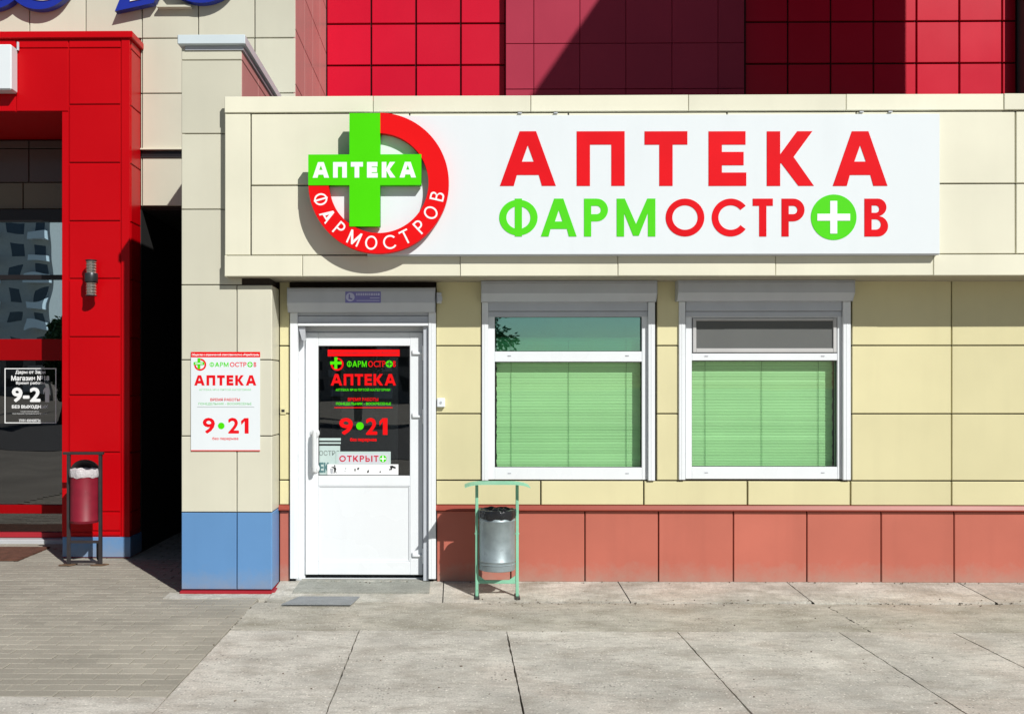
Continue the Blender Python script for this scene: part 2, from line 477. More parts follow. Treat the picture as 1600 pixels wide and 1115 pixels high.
def glyph(ch, x0, x1, z0, z1, s):
    """outlines (outer loops and holes) of a sans capital fitted to a box, stroke s"""
    W, Hh = x1 - x0, z1 - z0
    q = lambda *p: [(x0 + a * W, z0 + b * Hh) for a, b in p]
    sw, sh = s / W, s / Hh
    if ch == 'А':
        g = sw * 1.05
        tw = sw * .62
        return [[q((0, 0), (g, 0), (g + .055, .2), (1 - g - .055, .2), (1 - g, 0), (1, 0), (.5 + tw, 1), (.5 - tw, 1))],
                [q((.5 - .105, .2 + sh), (.5 + .105, .2 + sh), (.5, .2 + sh + .3))]]
    if ch == 'П': return [[q((0, 0), (sw, 0), (sw, 1 - sh), (1 - sw, 1 - sh), (1 - sw, 0), (1, 0), (1, 1), (0, 1))], []]
    if ch == 'Т': return [[q((.5 - sw / 2, 0), (.5 + sw / 2, 0), (.5 + sw / 2, 1 - sh), (1, 1 - sh), (1, 1), (0, 1), (0, 1 - sh), (.5 - sw / 2, 1 - sh))], []]
    if ch == 'Е': return [[q((0, 0), (1, 0), (1, sh), (sw, sh), (sw, .5 - sh / 2), (.93, .5 - sh / 2), (.93, .5 + sh / 2), (sw, .5 + sh / 2), (sw, 1 - sh), (.98, 1 - sh), (.98, 1), (0, 1))], []]
    if ch == 'К':
        k = sw * 1.15
        return [[q((0, 0), (sw, 0), (sw, .40), (sw + .02, .42), (1 - k, 0), (1, 0), (.57, .53), (.97, 1), (.97 - k, 1), (sw, .58), (sw, 1), (0, 1))], []]
    if ch == 'Р': return [[half(x0, x1, z0 + .40 * Hh, z1)[1:] + q((0, 1), (0, 0), (sw, 0), (sw, .40))], [half(x0 + s, x1 - s, z0 + .40 * Hh + s, z1 - s)]]
    if ch == 'Ь': return [[half(x0, x1, z0, z0 + .60 * Hh)[:-1] + q((sw, .60), (sw, 1), (0, 1))], [half(x0 + s, x1 - s, z0 + s, z0 + .60 * Hh - s)]]
    if ch == 'В':
        lo = half(x0, x1, z0, z0 + .54 * Hh)[:-1]
        hi = half(x0, x1 - .07 * W, z0 + .54 * Hh, z1)[1:]
        return [[lo + hi], [half(x0 + s, x1 - s, z0 + s * .95, z0 + .54 * Hh - s * .45), half(x0 + s, x1 - .07 * W - s, z0 + .54 * Hh + s * .45, z1 - s * .95)]]
    if ch == 'М': return [[q((0, 0), (sw, 0), (sw, .62), (.5 - sw * .38, 0.02), (.5 + sw * .38, 0.02), (1 - sw, .62), (1 - sw, 0), (1, 0), (1, 1), (1 - sw * 1.1, 1), (.5, .33), (sw * 1.1, 1), (0, 1))], []]
    if ch == 'О': return [[ell((x0 + x1) / 2, (z0 + z1) / 2, W / 2, Hh / 2)], [ell((x0 + x1) / 2, (z0 + z1) / 2, W / 2 - s, Hh / 2 - s)]]
    if ch == 'С':
        c = ((x0 + x0 + Hh) / 2, (z0 + z1) / 2)
        a = 38
        return [[ell(c[0], c[1], Hh / 2, Hh / 2, a, 360 - a) + ell(c[0], c[1], Hh / 2 - s, Hh / 2 - s, 360 - a, a)], []]
    if ch == 'Ф':
        cx, cz = (x0 + x1) / 2, (z0 + z1) / 2
        rx, rz = W / 2, Hh / 2 * .94
        hl = ell(cx, cz, rx - s, rz - s * .9, 102, 258, 20)
        hr = ell(cx, cz, rx - s, rz - s * .9, -78, 78, 20)
        b = s / 2
        out = [p for p in ell(cx, cz, rx, rz, 0, 360, 64)]
        full = []
        for p in out:
            full.append(p)
        # stem ends stand a little beyond the bowl
        up = [p for p in full if p[1] > cz and abs(p[0] - cx) < b]
        dn = [p for p in full if p[1] < cz and abs(p[0] - cx) < b]
        res = []
        du = dd = False
        for p in full:
            if p in up:
                if not du: res += [(cx + b, p[1]), (cx + b, z1), (cx - b, z1), (cx - b, p[1])]; du = True
            elif p in dn:
                if not dd: res += [(cx - b, p[1]), (cx - b, z0), (cx + b, z0), (cx + b, p[1])]; dd = True
            else: res.append(p)
        return [[res], [[(min(a_, cx - b), c_) for a_, c_ in hl], [(max(a_, cx + b), c_) for a_, c_ in hr]]]
    if ch == 'І': return [[q((0, 0), (1, 0), (1, 1), (0, 1))], []]
    if ch == '1': return [[q((1 - sw, 0), (1, 0), (1, 1), (1 - sw * 1.05, 1), (0, .80), (.06, .80 - sh * .95), (1 - sw, .80))], []]
    raise KeyError(ch)


def plus_pts(cx, cz, r, s):
    b = s / 2
    return [(cx - b, cz - r), (cx + b, cz - r), (cx + b, cz - b), (cx + r, cz - b), (cx + r, cz + b), (cx + b, cz + b), (cx + b, cz + r), (cx - b, cz + r), (cx - b, cz + b), (cx - r, cz + b), (cx - r, cz - b), (cx - b, cz - b)]


def loops_mesh(name, loops, th, m):
    """flat outlines with holes in the x-z plane as a solid th thick; its face looks at -y and its back lies at y = 0"""
    cu = bpy.data.curves.new(name, 'CURVE')
    cu.dimensions = '2D'; cu.fill_mode = 'BOTH'; cu.extrude = th * 50
    for lp in loops:
        sp = cu.splines.new('POLY')
        sp.points.add(len(lp) - 1)
        for i, p in enumerate(lp): sp.points[i].co = (p[0] * 100, p[1] * 100, 0, 1)
        sp.use_cyclic_u = True
    o = bpy.data.objects.new('tmp', cu)
    col.objects.link(o)
    me = bpy.data.meshes.new_from_object(o.evaluated_get(bpy.context.evaluated_depsgraph_get()))
    bpy.data.objects.remove(o); bpy.data.curves.remove(cu)
    me.name = name
    me.transform(Matrix.Rotation(R(90), 4, 'X') @ Matrix.Scale(.01, 4))
    me.transform(Matrix.Translation((0, -th / 2, 0)))
    me.materials.clear()
    return setmat(me, m)


def loops_obj(name, loops, y, th, m, parent):
    """outlines in world x, z standing proud of depth y by th"""
    fl = [p for l in loops for p in l]
    cx = sum(p[0] for p in fl) / len(fl); cz = sum(p[1] for p in fl) / len(fl)
    me = loops_mesh(name, [[(a - cx, b - cz) for a, b in l] for l in loops], th, m)
    return link(name, me, parent, (cx, y, cz))


def glyph_obj(ch, px0, px1, py0, py1, y, s, th, m, parent, name='letter'):
    x0, z1 = P(px0, py0, y); x1, z0 = P(px1, py1, y)
    a, b = glyph(ch, x0, x1, z0, z1, s)
    return loops_obj(name, a + b, y, th, m, parent)


def merge(meshes, name):
    bm = bmesh.new()
    for me in meshes: bm.from_mesh(me)
    out = bpy.data.meshes.new(name)
    bm.to_mesh(out); bm.free()
    for mt in meshes[0].materials: out.materials.append(mt)
    return out


def word(txt, px0, px1, py0, py1, y, s, m, parent, gap=.16, th=.001, name='lettering', widths=None):
    """a word of drawn capitals in one piece, fitted to a box"""
    x0, z1 = P(px0, py0, y); x1, z0 = P(px1, py1, y)
    wd = {'Ф': 1.0, 'А': .98, 'Р': .68, 'М': 1.02, 'О': 1.0, 'С': .86, 'Т': .72, 'В': .68, 'Е': .64, 'К': .82, 'П': .82, 'Ь': .68, 'І': .2}
    tot = sum(wd[c] for c in txt) + gap * (len(txt) - 1)
    k = (x1 - x0) / tot
    x = x0
    mm = []
    for c in txt:
        a, b = glyph(c, x, x + wd[c] * k, z0, z1, s)
        mm.append(loops_mesh('g', [[(p[0] - x0, p[1] - z0) for p in l] for l in a + b], th, m))
        x += (wd[c] + gap) * k
    return link(name, merge(mm, name), parent, (x0, y, z0))


def text(body, px0, px1, py0, py1, y, m, parent, bold=0.0, th=.0, name='lettering', keep=False):
    """small print set in the built-in face, fitted to a box; bold thickens the strokes by that share of the height"""
    x0, z1 = P(px0, py0, y); x1, z0 = P(px1, py1, y)
    cu = bpy.data.curves.new(name, 'FONT'); cu.body = body; cu.size = 1
    cu.resolution_u = 3
    o = bpy.data.objects.new('tmp', cu); col.objects.link(o)
    me = bpy.data.meshes.new_from_object(o.evaluated_get(bpy.context.evaluated_depsgraph_get()))
    bpy.data.objects.remove(o); bpy.data.curves.remove(cu)
    xs = [v.co.x for v in me.vertices]; ys = [v.co.y for v in me.vertices]
    ax, bx, ay, by = min(xs), max(xs), min(ys), max(ys)
    hh = z1 - z0
    off = bold * hh
    sx = (x1 - x0 - 2 * off) / (bx - ax); sz = (hh - 2 * off) / (by - ay)
    me.transform(Matrix.Translation((-ax, -ay, 0)))
    me.transform(Matrix.Diagonal((sx, sz, 1, 1)))
    me.transform(Matrix.Rotation(R(90), 4, 'X'))
    me.materials.clear(); setmat(me, m)
    ms = []
    sh = [(0, 0)] if not bold else [(math.cos(R(a)), math.sin(R(a))) for a in range(0, 360, 45)] + [(0, 0)]
    for i, (a, b) in enumerate(sh):
        c = me.copy()
        c.transform(Matrix.Translation((off + a * off, -.0002 - .00004 * i, off + b * off)))
        ms.append(c)
    return link(name, merge(ms, name), parent, (x0, y, z0))


def rect(name, px0, px1, py0, py1, y, th, m, parent, bev=0.0, loc=None):
    x0, z1 = P(px0, py0, y); x1, z0 = P(px1, py1, y)
    return MB().box(x0, x1, y - th, y, z0, z1, bev).build(name, m, parent, loc or ((x0 + x1) / 2, y, (z0 + z1) / 2))


def disc(name, px, py, rpx, y, th, m, parent, n=40):
    cx, cz = P(px, py, y)
    r = rpx * (D + y) / F
    return loops_obj(name, [ell(cx, cz, r, r, n=n)], y, th, m, parent)


# ============================================================ the setting: ground and paving
MB().box(-400, 400, -600, 400, -.30, -.035).build('ground', M_ground); tag(bpy.data.objects['ground'], kind='structure')
MB().box(-120, 120, -34, -14, -.034, -.02).build('road', M_asph); tag(bpy.data.objects['road'], kind='structure')


def slab_mesh(x0, x1, y0, y1, z0, z1, jit, m, seg=14):
    """a cast slab with slightly ragged edges"""
    cx, cy = (x0 + x1) / 2, (y0 + y1) / 2
    pts = []
    for (ax, ay, bx, by) in ((x0, y0, x1, y0), (x1, y0, x1, y1), (x1, y1, x0, y1), (x0, y1, x0, y0)):
        for i in range(seg):
            f = i / seg
            k = 0 if i == 0 else 1
            pts.append((ax + (bx - ax) * f - cx + random.uniform(-jit, jit) * k, ay + (by - ay) * f - cy + random.uniform(-jit, jit) * k))
    b = MB().prism(pts, 'z', z0, z1)
    return b, (cx, cy, z1)


def slab(name, m, parent, x0, x1, y0, y1, z1, jit=.003, seg=14):
    b, loc = slab_mesh(x0, x1, y0, y1, -.05, 0, jit, m, seg)
    o = link(name, b.mesh(name, m), parent, (loc[0], loc[1], z1))
    o.rotation_euler = (R(random.uniform(-.07, .07)), R(random.uniform(-.07, .07)), 0)
    return o


pave = tag(MB().box(-6, 9, -7.4, -.45, -.034, -.03).build('concrete_pavement', M_jdark), kind='structure')
BX, BY = -1.548, -2.866
XJ = [BX, -.66, .347, 1.507, 2.60, 3.37, 4.42, 5.5, 6.6]
ROWS = [-1.45, -2.18, -2.845, -3.95, -5.05, -6.2, -7.3]
for yb, ya in zip(ROWS, ROWS[1:]):
    for xa, xb in zip(XJ, XJ[1:]):
        slab('slab', M_conc, pave, xa + .0045, xb - .0045, ya + .001, yb - .001, random.uniform(-.001, .001))
XL = [-6, -4.9, -3.75, -2.6, BX]
for yb, ya in zip([BY, -3.95, -5.05, -6.2], [-3.95, -5.05, -6.2, -7.3]):
    for xa, xb in zip(XL, XL[1:]):
        slab('slab', M_conc, pave, xa + .003, xb - .003, ya + .0015, yb - .0015, random.uniform(-.0015, .0015))
for xa, xb in zip([BX, 2.82, 6.6], [2.82, 6.6]):
    slab('aggregate_strip', M_strip, pave, xa + .003, xb - .003, -1.443, -.60, .0004, .012, 46)

# apron along the wall, slightly above the pavement and falling away from the wall
ap = tag(MB().box(-1.5, 7.2, -.5, .02, -.034, -.02).build('apron', M_jdark), kind='structure')


def ramp(name, m, x0, x1, yf, zf, yb, zb, jit, seg, parent):
    V, Fc = [], []
    n = seg
    rows = 7
    pha = [random.uniform(0, 6.28) for _ in range(4)]
    edge = lambda x: jit * (math.sin(3.1 * x + pha[0]) + .7 * math.sin(7.7 * x + pha[1]) + .45 * math.sin(17 * x + pha[2]) + .3 * math.sin(41 * x + pha[3]))
    for j in range(rows + 1):
        for i in range(n + 1):
            f = i / n
            g = j / rows
            y = yf + (yb - yf) * g + (edge(x0 + (x1 - x0) * f) if j == 0 else 0)
            z = zf + (zb - zf) * g + random.uniform(-.0012, .0012)
            V.append((x0 + (x1 - x0) * f, y, z))
    for j in range(rows):
        for i in range(n):
            a = j * (n + 1) + i
            Fc.append((a, a + 1, a + n + 2, a + n + 1))
    k = len(V)
    for i in range(n + 1): V.append((V[i][0], V[i][1] - .002, -.04))
    for i in range(n): Fc.append((k + i, k + i + 1, i + 1, i))
    cx, cy = (x0 + x1) / 2, (yf + yb) / 2
    V = [(a - cx, b - cy, c) for a, b, c in V]
    me = bpy.data.meshes.new(name); me.from_pydata(V, [], Fc); me.update(); setmat(me, m)
    return link(name, me, parent, (cx, cy, 0))


xa = -1.47
for xb in (-.1, 1.35, 2.75, 4.16, 5.6, 7.0):
    ramp('apron_slab', M_apron, xa + .004, xb - .004, -.575, .005, .02, .046, .014, 60, ap)
    xa = xb
ramp('apron_slab', M_apron, -2.30, -1.474, -.47, .004, -.30, .012, .012, 24, ap)

# brick paving on the left, running bond along the front
path = tag(MB().box(-6.2, BX - .004, BY, 4.3, -.034, -.012).build('brick_pavement', M_joint), kind='structure')
BL, BW = .205, .103
cells = []
j = 0
y = BY + .004
while y < 4.2:
    off = (j % 2) * BL / 2
    x = BX - .006
    first = True
    while x > -6.0:
        L_ = BL if not (first and off) else off
        cells.append((x - L_, x, y, y + BW)); x -= L_; first = False
    y += BW; j += 1
bm_cache = {}


def brick_geo(w_, d_):
    k = (round(w_, 3), round(d_, 3))
    if k not in bm_cache:
        a, b, c, g = w_ / 2 - .0025, d_ / 2 - .0025, .004, -.03
        V = [(-a, -b, g), (a, -b, g), (a, b, g), (-a, b, g), (-a, -b, -c), (a, -b, -c), (a, b, -c), (-a, b, -c),
             (-a + c, -b + c, 0), (a - c, -b + c, 0), (a - c, b - c, 0), (-a + c, b - c, 0)]
        Fc = [(8, 9, 10, 11)] + [(o + i, o + (i + 1) % 4, o + 4 + (i + 1) % 4, o + 4 + i) for o in (0, 4) for i in range(4)]
        me = bpy.data.meshes.new('brick'); me.from_pydata(V, [], Fc); me.update(); setmat(me, M_brick)
        bm_cache[k] = me
    return bm_cache[k]


def seen(c):
    d = D + c[2]
    return -4.2 < 0 and (c[1] + 0) / d > -712 / F - .02


vis = sorted([c for c in cells if seen(c) and c[3] < 1.3], key=lambda c: c[2])
near = vis[:298]
ns = set(near)
for c in near:
    o = link('brick', brick_geo(c[1] - c[0], BW), path, ((c[0] + c[1]) / 2, (c[2] + c[3]) / 2, random.uniform(-.002, .0015)))
    o.rotation_euler = (R(random.uniform(-.5, .5)), R(random.uniform(-.35, .35)), R(random.uniform(-.25, .25)))
bmr = bmesh.new()
for c in cells:
    if c in ns: continue
    g = brick_geo(c[1] - c[0], BW)
    n0 = len(bmr.verts)
    bmr.from_mesh(g)
    bmr.verts.ensure_lookup_table()
    dz = random.uniform(-.002, .0015)
    for v in bmr.verts[n0:]: v.co += Vector(((c[0] + c[1]) / 2, (c[2] + c[3]) / 2, dz))
me = bpy.data.meshes.new('far_bricks'); bmr.to_mesh(me); bmr.free(); setmat(me, M_brick)
tag(link('far_bricks', me, path), kind='stuff')

# ============================================================ the mall behind: cream wall, pier, red wall
mall = tag(empty('mall_building', (-2.5, CREAM, 0)), 'tall mall building clad in cream and red panels behind the low pharmacy', 'building')
XPR = X(203, PORCH)                 # right flank of the red porch
XPL = X(283, PIER)                  # left edge of the pier
XPU = X(378, PIER)                  # right edge of the pier above the pharmacy roof
XPD = X(425, PIER)                  # right edge of the pier under the fascia
XCR = X(462, CREAM)                 # end of the cream wall
ZPT = Z(50, PORCH, 200)             # top of the porch
ZPS = Z(325, CREAM, 250)            # head of the dark passage
bt = .03
wl = MB()
wl.box(-12, XCR - .026, CREAM + bt, RED + .3, ZPT - .4, 9.2)
wl.box(XPR - .2, XPL + .2, CREAM + bt, RED + .3, ZPS, ZPT - .4)
wl.box(XPL + .2, XCR - .026, CREAM + bt, RED + .3, 0, ZPT - .4)
cream_wall = wl.build('cream_wall', M_back, mall, (-3, CREAM, 4))
xj = [X(46 + 88 * k, CREAM) for k in range(-3, 5)] + [XCR]
zj = [Z(p, CREAM, 300) for p in (322, 245, 233, 146, 60, -26, -113, -200, -287)]
for a, b in zip(xj, xj[1:]):
    for k, (za, zb) in enumerate(zip(zj, zj[1:])):
        if k == 1: continue
        if zb < ZPT and b < XPR - .02: continue
        aa = max(a, XPR + .003) if zb < ZPT + .3 and a < XPR < b and za < ZPT else a
        panel(cream_wall, M_cream, aa, b, za, zb, CREAM)
MB().box(XPR + .004, XPL + .1, CREAM - .012, CREAM + .03, zj[1] - .012, zj[1] + .0, .001).build('joint_strip', M_darker, cream_wall)
MB().box(XPR + .004, XPL + .1, CREAM - .035, CREAM + .028, zj[2] - .012, zj[2] + .003, .002).build('drip_strip', M_fascia, cream_wall)
MB().box(XPR + .004, XPL + .1, CREAM + .005, CREAM + .028, zj[1] + .001, zj[2] - .013, .001).build('shadow_gap_plate', M_mull, cream_wall)
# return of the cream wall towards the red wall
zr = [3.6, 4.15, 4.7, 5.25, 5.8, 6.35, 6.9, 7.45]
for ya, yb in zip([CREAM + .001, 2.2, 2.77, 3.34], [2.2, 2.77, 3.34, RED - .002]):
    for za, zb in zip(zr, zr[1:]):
        panel_side(cream_wall, M_bounce, ya, yb, za, zb, XCR)

# dark passage
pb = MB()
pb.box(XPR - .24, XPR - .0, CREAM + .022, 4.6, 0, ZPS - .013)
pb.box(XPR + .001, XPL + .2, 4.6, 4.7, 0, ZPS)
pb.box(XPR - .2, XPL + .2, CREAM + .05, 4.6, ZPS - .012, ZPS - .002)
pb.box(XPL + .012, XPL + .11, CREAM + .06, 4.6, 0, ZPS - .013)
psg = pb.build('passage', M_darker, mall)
pd = MB()
frame(pd, XPR + .15, XPL - .2, .02, 2.3, 4.52, 4.58, .09, .09, .1, .09)
pd.build('passage_door_frame', M_mull, psg)

# pier
pm = MB()
zcap = Z(75, PIER, 330)
zfb = Z(432, FAS, 712)              # underside of the pharmacy fascia
pm.box(XPL + .024, XPU - .024, PIER + .024, CREAM + .02, 0, zcap)
pm.box(XPU - .024, XPD - .024, PIER + .024, .30, 0, zfb + .3)
pier = pm.build('pier', M_back, mall, (XPL, PIER, 0))
zp = [Z(p, PIER, 350) for p in (921, 800, 681, 562, 445, 327, 209, 94, 75)]
xs_ = X(370, PIER)
for k, (za, zb) in enumerate(zip(zp, zp[1:])):
    m = M_blue if k == 0 else M_cream
    if k < 4:
        panel(pier, m, XPL, xs_, za, zb, PIER, gap=.007)
        panel(pier, m, xs_, XPD, za, zb, PIER, gap=.007)
        panel_side(pier, m, PIER + .001, .0, za, zb, XPD)
    else:
        panel(pier, m, XPL, XPU, za, zb, PIER, gap=.007)
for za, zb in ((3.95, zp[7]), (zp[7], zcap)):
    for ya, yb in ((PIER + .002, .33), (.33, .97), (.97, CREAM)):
        panel_side(pier, M_bounce, ya, yb, za, zb, XPU)
xc0, xc1 = X(277, PIER - .05), X(379, PIER - .05)
zc0, zc1 = Z(69, PIER - .05, 330), Z(54, PIER - .05, 330)
MB().box(xc0, xc1 + .02, PIER - .05, CREAM - .002, zc0, zc1, .006).build('cap', M_capw, pier)
MB().box(xc0 + .05, xc1 - .002, PIER - .012, CREAM - .004, zc0 - .035, zc0 - .001, .002).build('cap_soffit', M_alud, pier)
MB().box(XPL - .004, XPD + .03, PIER - .035, .03, .005, zp[0] - .004, .006).build('base_trim', M_trimred, pier)

# red wall over the pharmacy roof
XR0, XR1 = XCR - .02, X(1588, RED)
rw = MB()
rw.box(XR0, XR1 + 3, RED + bt, RED + .5, 0, 9.2)
red_wall = rw.build('red_wall', M_backred, mall, (2, RED, 5))
XB0, XB1 = X(790, RED), X(1163, RED)
zrj = [Z(p, RED) for p in (232, 167, 102, 37, -28, -93, -158)]
for xs in ([X(510 + 70 * k, RED) for k in range(5)], [X(1164 + 67 * k, RED) for k in range(7)] + [XR1]):
    for a, b in zip(xs, xs[1:]):
        for za, zb in zip(zrj, zrj[1:]):
            panel(red_wall, M_red2, a, b, za, zb, RED, gap=.022, t=.028)
BY_ = RED - .12
zbj = [Z(p, BY_) for p in (212, 140, 69, -2, -73, -144)]
MB().box(XB0 + .01, XB1 - .01, BY_ + .025, RED + .028, zbj[0], 9.0).build('proud_bay', M_backred, mall)
bay = bpy.data.objects['proud_bay']
xb = [X(790, BY_)] + [X(834 + 72 * k, BY_) for k in range(5)] + [X(1163, BY_)]
for a, b in zip(xb, xb[1:]):
    for za, zb in zip(zbj, zbj[1:]):
        panel(bay, M_rasp, a, b, za, zb, BY_, gap=.006)
sb = MB().box(XR1 + .02, XR1 + 3, RED - .25, RED + .028, 0, 9.2).build('grey_block', mat('grey_render', (.10, .105, .095), .8), mall)
# unseen block on a column, added right of the view to shade the red wall
wg = MB()
wg.box(5.25, 6.93, -3.15, 1.74, 6.5, 11.45)
wg.box(6.2, 6.92, .9, 1.73, 3.7, 6.499)
wg.build('added_shadow_block', bpy.data.materials['grey_render'], mall)

# ============================================================ the red entrance porch
porch = tag(empty('entrance_porch', (X(150, PORCH), PORCH, 0)), 'glossy red panel porch with dark glazed shop entrance at the far left', 'building')
XCL = X(97, PORCH)
ZHB = Z(175, PORCH, 100)
pc = MB()
pc.box(XCL + .004, XPR - .012, PORCH + .012, CREAM + .02, 0, ZHB)
pc.box(XCL + .004, XPR - .25, CREAM + .02, 4.6, 0, ZHB)
pc.box(-9, XPR - .012, PORCH + .012, GLZ + .4, ZHB + .002, ZPT - .02)
shell = pc.build('shell', M_red, porch, (XPR, PORCH, 0))
zc = [Z(p, PORCH, 150) for p in (838, 830, 800, 707, 618, 527, 436, 346, 255, 164, 75)]
xa, xb_ = X(107, PORCH), X(189, PORCH)
for za, zb in zip(zc, zc[1:]):
    panel(shell, M_red, xa, xb_, za, zb, PORCH, gap=.020, t=.014)
for x0, x1 in ((-9, -8), (-8, -7), (-7, -6), (-6, X(-60, PORCH)), (X(-60, PORCH), X(25, PORCH)), (X(25, PORCH), X(107, PORCH))):
    panel(shell, M_red, x0, x1, ZHB + .004, zc[-1], PORCH, gap=.010, t=.012)
for x0, x1 in ((-9, -7), (-7, X(25, PORCH)), (X(25, PORCH), X(107, PORCH)), (xa, xb_)):
    panel(shell, M_red, x0, x1, zc[-1], Z(61, PORCH, 150), PORCH, gap=.010, t=.012)
MB().box(xb_ + .004, XPR, PORCH - .004, PORCH + .011, Z(838, PORCH, 150), Z(61, PORCH, 150), .003).build('corner_strip', M_red, shell)
MB().box(XCL, xa - .004, PORCH - .004, PORCH + .011, Z(838, PORCH, 150), ZHB, .003).build('edge_strip', M_red, shell)
for za, zb in zip(zc[1:], zc[2:] + [Z(61, PORCH, 150)]):
    panel_side(shell, M_red, PORCH + .03, CREAM - .004, za, zb, XPR + .002, t=.012, gap=.012)
MB().box(-9, X(205, PORCH - .03) + .01, PORCH - .03, CREAM - .003, Z(61, PORCH, 150) + .001, ZPT, .006).build('coping', M_red, porch)
MB().box(XCL + .006, XPR + .006, PORCH - .006, PORCH + .0105, .012, Z(838, PORCH, 150) - .003, .002).build('blue_base', M_blue, porch)
MB().box(XPR - .011, XPR + .006, PORCH + .012, CREAM + .015, .012, Z(838, PORCH, 150) - .003, .002).build('blue_base', M_blue, porch)

# porch glazing
zg = lambda p: Z(p, GLZ, 50)
gx0, gx1 = -9.0, XCL + .003
gl = MB()
gl.box(gx0, gx1, GLZ - .04, GLZ + .05, zg(347), zg(328), .003)
gl.box(gx0, gx1, GLZ - .04, GLZ + .05, zg(437), zg(430), .002)
for px in (-170, -420):
    gl.box(X(px, GLZ) - .03, X(px, GLZ) + .03, GLZ - .038, GLZ + .048, zg(836), zg(348))
glz = gl.build('glazing_frame', M_mull, porch, (XCL, GLZ, 1))
M_rail = panelmat('rail_red', (.30, .001, .003), spec=.15)
rb = MB()
rb.box(gx0, gx1, GLZ - .05, GLZ + .06, zg(563), zg(530), .003)
rb.build('red_rail', M_rail, glz)
rb = MB(); rb.box(gx0, gx1, GLZ - .05, GLZ + .06, zg(801), zg(788), .003); rb.build('red_rail', M_rail, glz)
rb = MB(); rb.box(gx0, gx1, GLZ - .05, GLZ + .06, zg(838), zg(830.5), .003); rb.build('red_rail', M_trimred, glz)
for a, b in ((429.6, 347.4), (529.6, 437.4), (787.6, 563.4), (830, 801.4)):
    MB().box(gx0, gx1, GLZ, GLZ + .008, zg(a), zg(b)).build('pane', G_porchu if a < 540 else G_porch, glz)
M_tr = panelmat('dark_transom_panel', (.10, .075, .07), rough=.18)
M_tr2 = panelmat('olive_transom_panel', (.15, .13, .095), rough=.2)
for x0, x1 in ((-9, -7), (-7, X(-40, GLZ)), (X(-40, GLZ), X(45, GLZ)), (X(45, GLZ), gx1)):
    panel(glz, M_tr, x0, x1, zg(232), ZHB - .012, GLZ, name='transom_panel')
    panel(glz, M_tr, x0, x1, zg(285), zg(232), GLZ, name='transom_panel')
for x0, x1 in ((-9, -7), (-7, X(-49, GLZ)), (X(-49, GLZ), X(36, GLZ)), (X(36, GLZ), gx1)):
    panel(glz, M_tr2, x0, x1, zg(327), zg(285), GLZ, name='transom_panel')
MB().box(gx0, gx1, GLZ + .03, GLZ + .05, zg(330), ZHB).build('transom_backing', M_back, glz)
ins = MB()
ins.box(gx0, gx1, 4.4, 4.5, 0, ZHB); ins.box(gx0, gx1, GLZ + .1, 4.4, -.02, .03)
ins.box(gx0, gx1, GLZ + .1, 4.4, ZHB - .9, ZHB - .85)
ins.build('vestibule_interior', M_dark, porch)
MB().box(gx0, XCL + .002, GLZ - .17, GLZ + .06, -.02, zg(839), .006).build('threshold', mat('grey_threshold', (.45, .46, .48), .6), porch)

# ============================================================ the pharmacy
ph = tag(empty('pharmacy_building', (1.5, 0, 0)), 'low pharmacy building in pale yellow panels with cream fascia and terracotta plinth', 'building')
XE = 7.0
zb0 = .05
ZPL = Z(788, WALL)                   # top of the plinth
DX0, DX1 = X(460, .03), X(674, .03)
zwt, zwb = Z(466, .03, 900), Z(746, .03, 900)
W1, W2 = (X(760, .03), X(1016, .03)), (X(1069, .03), X(1322, .03))
ZTOP = Z(150, FAS, 712)
wa = MB()
yb, yt = .028, .30
xl = XPD - .2
ztp = ZTOP - .15
wa.box(xl, DX0, yb, yt, 0, ztp)
wa.box(DX1, W1[0], yb, yt, 0, ztp)
wa.box(W1[1], W2[0], yb, yt, 0, ztp)
wa.box(W2[1], XE, yb, yt, 0, ztp)
wa.box(DX0, DX1, yb, yt, Z(470, .03), ztp)
for a, b in (W1, W2):
    wa.box(a, b, yb, yt, 0, zwb); wa.box(a, b, yb, yt, zwt, ztp)
wa.box(XE - .3, XE, yt, 3.6, 0, ztp)
wa.box(xl, xl + .2, yt, 3.6, 0, ztp)
wall = wa.build('wall', M_back, ph, (1.5, 0, 0))
zrow = [Z(p, WALL, 720) for p in (750, 646, 540, 434, 330)]
zlow = Z(789, WALL, 720)
xcol = [(X(436, 0), X(453, 0)), (X(681, 0), X(753, 0)), (X(1026, 0), X(1062, 0)), (X(1331, 0), X(1487, 0)), (X(1487, 0), X(1645, 0)), (X(1645, 0), X(1803, 0)), (X(1803, 0), XE)]
for i, (a, b) in enumerate(xcol):
    for za, zb in zip(zrow, zrow[1:]):
        panel(wall, M_yellow, a, b, za, zb, WALL)
xlow = [X(p, 0) for p in (681, 845, 1006, 1168, 1329, 1487, 1645, 1803)] + [XE]
for a, b in zip(xlow, xlow[1:]):
    panel(wall, M_yellow, a, b, zlow, zrow[0], WALL, gap=.012)
panel(wall, M_yellow, X(436, 0), X(453, 0), zlow, zrow[0], WALL)

# plinth
zpb, zpt = Z(909, WALL, 712), Z(797, WALL, 712)
pl = MB()
pl.box(X(681, 0), XE, .024, .0275, 0, zpt); pl.box(xl + .3, X(453, 0), .024, .0275, 0, zpt)
plinth = pl.build('plinth', M_back, ph, (1.5, 0, 0))
xp = [X(p, 0) for p in (682, 798, 914, 1029, 1146, 1261, 1377, 1491, 1607, 1722)] + [XE]
for a, b in zip(xp, xp[1:]):
    panel(plinth, M_terra, a, b, zpb, zpt, WALL + .002)
panel(plinth, M_terra, X(436, 0), X(453, 0), zpb, zpt, WALL + .002)
for a, b in ((X(681, 0), XE), (X(436, 0), X(453, 0))):
    MB().prism([(.02, zlow + .004), (-.012, zlow + .001), (-.03, zpt + .012), (-.03, zpt + .002), (.02, zpt + .002)], 'x', a, b).build('ledge', M_ledge, plinth)

